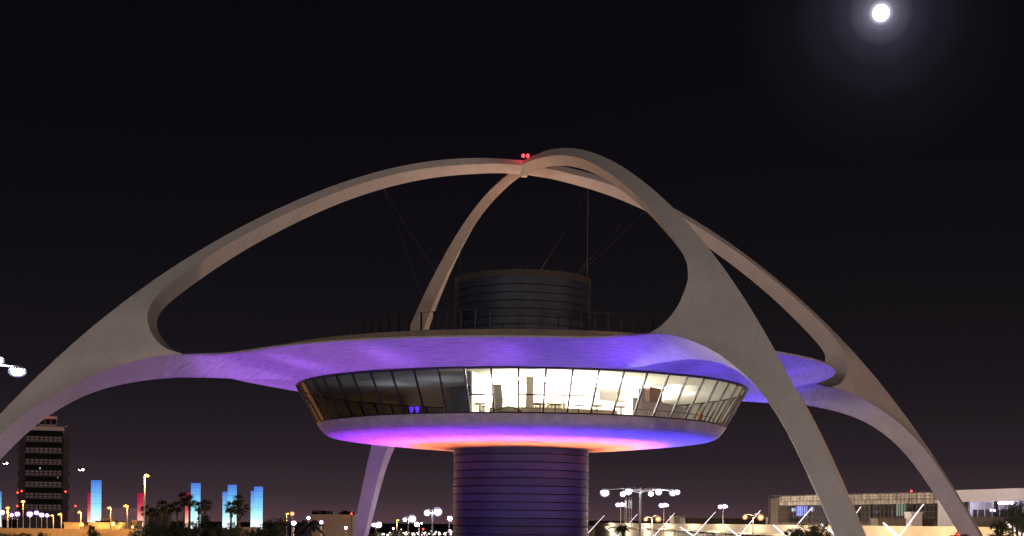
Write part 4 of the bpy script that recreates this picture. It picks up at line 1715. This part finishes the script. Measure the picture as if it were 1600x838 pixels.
# lower storey of the hall behind the cream wall
low_block('site_wall', 1200, 1372, 809, 410, 4, M_TDARK, 'dark site wall in front of the construction hall')
low_block('site_cabin', 1372, 1459, 810.5, 296, 6, M_TTAUPE, 'long taupe site cabin before the construction hall')
sw = empty('site_window', at(1360, 816.5, 409.5))
tag(sw, 'small white lit window in the dark site wall beside the front leg', 'window')
q = MB()
q.bx(-.9, .9, -.1, .0, -.95, .95)
q.build('pane', emis('lit_window_white', (.85, .92, 1), 1.1), sw)
q = MB()
q.bx(-.85, .85, -.14, -.05, -.85, -.76)
q.bx(-.85, .85, -.14, -.05, .76, .85)
q.bx(-.03, .03, -.14, -.05, -.75, .75)
q.build('frame', M_POLE_W, sw)
jt = low_block('white_cabin', 1424, 1441, 800, 292, 5, M_LAV, 'small pale cabin with a sloping side under the construction hall')

# finished white terminal hall at the right edge
PC, PD = ground_xy(1464, 328), ground_xy(1660, 286)
v2 = PD - PC
L2 = v2.length
wh = empty('white_hall', PC, math.atan2(v2.y, v2.x))
tag(wh, 'white terminal hall with a window band and taupe base at the right edge', 'building')
q = MB()
q.bx(0, L2, 0, 24, 15.6, 18.2)
q.build('fascia', M_LAV, wh)
q = MB()
q.bx(0, 9.5, .2, 24, 0, 15.6)
q.build('end_wall', M_LAV, wh)
q = MB()
q.bx(9.5, L2, .3, 1.2, 0, 12.3)
nr_ = int((L2 - 9.5) / .6)
q.build('base_wall', M_TTAUPE, wh)
rb = MB()
rb.bx(0, .35, .18, .3, 10.0, 12.25)
rb = rb.mesh('base_rib', M_TTAUPE)
for k in range(nr_):
    link('base_rib', rb, wh, (9.6 + k * .6, 0, 0))
q = MB()
q.bx(9.5, L2, 11, 11.3, 12.3, 15.6)
q.build('room_wall', mat('hall_room', (.36, .38, .45), .8, var=.2, scale=.3), wh)
q = MB()
q.bx(9.5, L2, 1.2, 11, 12.1, 12.3)
q.build('room_floor', M_TDARK, wh)
npn = 13
pw = (L2 - 9.5) / npn
pg = MB()
pg.quad((.06, .5, 12.35), (pw - .06, .5, 12.35), (pw - .06, .5, 15.58), (.06, .5, 15.58))
pg = pg.mesh('window_pane', M_FACADE)
mg = MB()
mg.bx(-.06, .06, .42, .58, 12.3, 15.6)
mg = mg.mesh('mullion', M_POLE_W)
for k in range(npn):
    link('window_pane', pg, wh, (9.5 + k * pw, 0, 0))
    link('mullion', mg, wh, (9.5 + k * pw, 0, 0))
q = MB()
q.bx(9.5, 11.0, .6, 1.4, 12.3, 15.6)
q.bx(9.5 + (L2 - 9.5) * .30, 9.5 + (L2 - 9.5) * .325, 1.0, 1.6, 12.3, 15.6)
q.bx(10.6, L2, 2.2, 2.4, 12.3, 13.9)
q.build('counter_screen', M_TDARK, wh)
q = MB()
for k in range(7):
    x = 9.5 + (L2 - 9.5) * (.17 + .028 * k)
    q.ellip((x, 4.5, 15.2 + .12 * (k % 2)), (.38, .3, .16), 8, 6)
q.build('ceiling_light', M_VIOL, wh)
lamp('hall_light', 'POINT', wh.matrix_world @ Vector((0, 0, 0)) + PC + v2 * .35 + Vector((1.2, 3.2, 14.6)), 260, (.75, .78, 1), size=.6)
lamp('hall_light', 'POINT', PC + v2 * .65 + Vector((1.2, 3.2, 14.6)), 160, (.75, .78, 1), size=.6)
lamp('forecourt_fill', 'POINT', PC + v2 * .3 + Vector((-8, -16, 21)), 1500, (.95, .85, 1), size=.6)  # unseen fill added in front of the white fascia

# numbered sign on its lattice posts
sg = empty('number_sign', ground_xy(981, 300))
tag(sg, 'tall sign with a white framed number 7 on thin lattice posts', 'sign')
us = 300 / F_PX
q = MB()
zt_ = at(981, 777, 300).z
for x in (-4.5, -2.0, 2.0, 5.5):
    q.bx(x * us - .04, x * us + .04, -.04, .04, 0, zt_)
for z in np.arange(4, zt_, 1.2):
    q.bx(-4.5 * us, -2 * us, -.03, .03, z - .03, z + .03)
    q.bx(2.0 * us, 5.5 * us, -.03, .03, z - .03, z + .03)
q.build('lattice_post', M_GALV, sg)
M_SIGNK = mat('sign_black', (.015, .015, .017), .5)
M_SIGNW = emis('sign_white', (1, .97, .95), .8)
pc = at(984.7, 788.3, 299.8) - sg.location
q = MB()
q.bx(pc.x - 2.7 * us, pc.x + 2.7 * us, -.1, .1, pc.z - 5.8 * us, pc.z + 5.8 * us)
q.build('panel', M_SIGNK, sg)
q = MB()
for x0, x1, z0_, z1_ in ((-2.6, 2.6, 5.0, 5.7), (-2.6, 2.6, -5.7, -5.0), (-2.6, -2.05, -5.0, 5.0), (2.05, 2.6, -5.0, 5.0)):
    q.bx(pc.x + x0 * us, pc.x + x1 * us, -.14, -.105, pc.z + z0_ * us, pc.z + z1_ * us)
q.build('panel_border', M_SIGNW, sg)
q = MB()
R7 = Matrix.Rotation(-.36, 3, 'Y')
q.bx(pc.x - 1.4 * us, pc.x + 1.4 * us, -.14, -.105, pc.z + 2.7 * us, pc.z + 3.7 * us)
q.v += []
a7, b7 = Vector((pc.x + 1.4 * us, -.14, pc.z + 2.7 * us)), Vector((pc.x - .4 * us, -.14, pc.z - 3.7 * us))
wv = Vector((.95 * us, 0, 0))
q.quad(a7 - wv, a7, b7 + wv * .3, b7 - wv * .7)
q.build('numeral_7', M_SIGNW, sg)
q = MB()
p2 = at(977.8, 788, 299.8) - sg.location
q.bx(p2.x - 1.4 * us, p2.x + 1.2 * us, -.1, .1, p2.z - 5.6 * us, p2.z + 5.6 * us)
q.build('side_panel', M_SIGNW, sg)

# traffic signal by the right leg
tsg = empty('traffic_signal', ground_xy(1497, 150))
tag(tsg, 'red traffic signal at the bottom edge beside the right leg', 'traffic signal')
p = at(1497.5, 836, 150)
q = MB()
q.tube([(0, 0, 0), (0, 0, p.z)], .08, 8)
q.build('pole', M_DARK, tsg)
q = MB()
q.bx(-.18, .18, -.15, .15, p.z - .9, p.z + .25)
q.build('housing', M_DARK, tsg)
q = MB()
q.ellip((0, -.15, p.z), (.15, .06, .15), 12, 8)
q.build('red_lens', emis('signal_red', (1, .03, .02), 8), tsg)
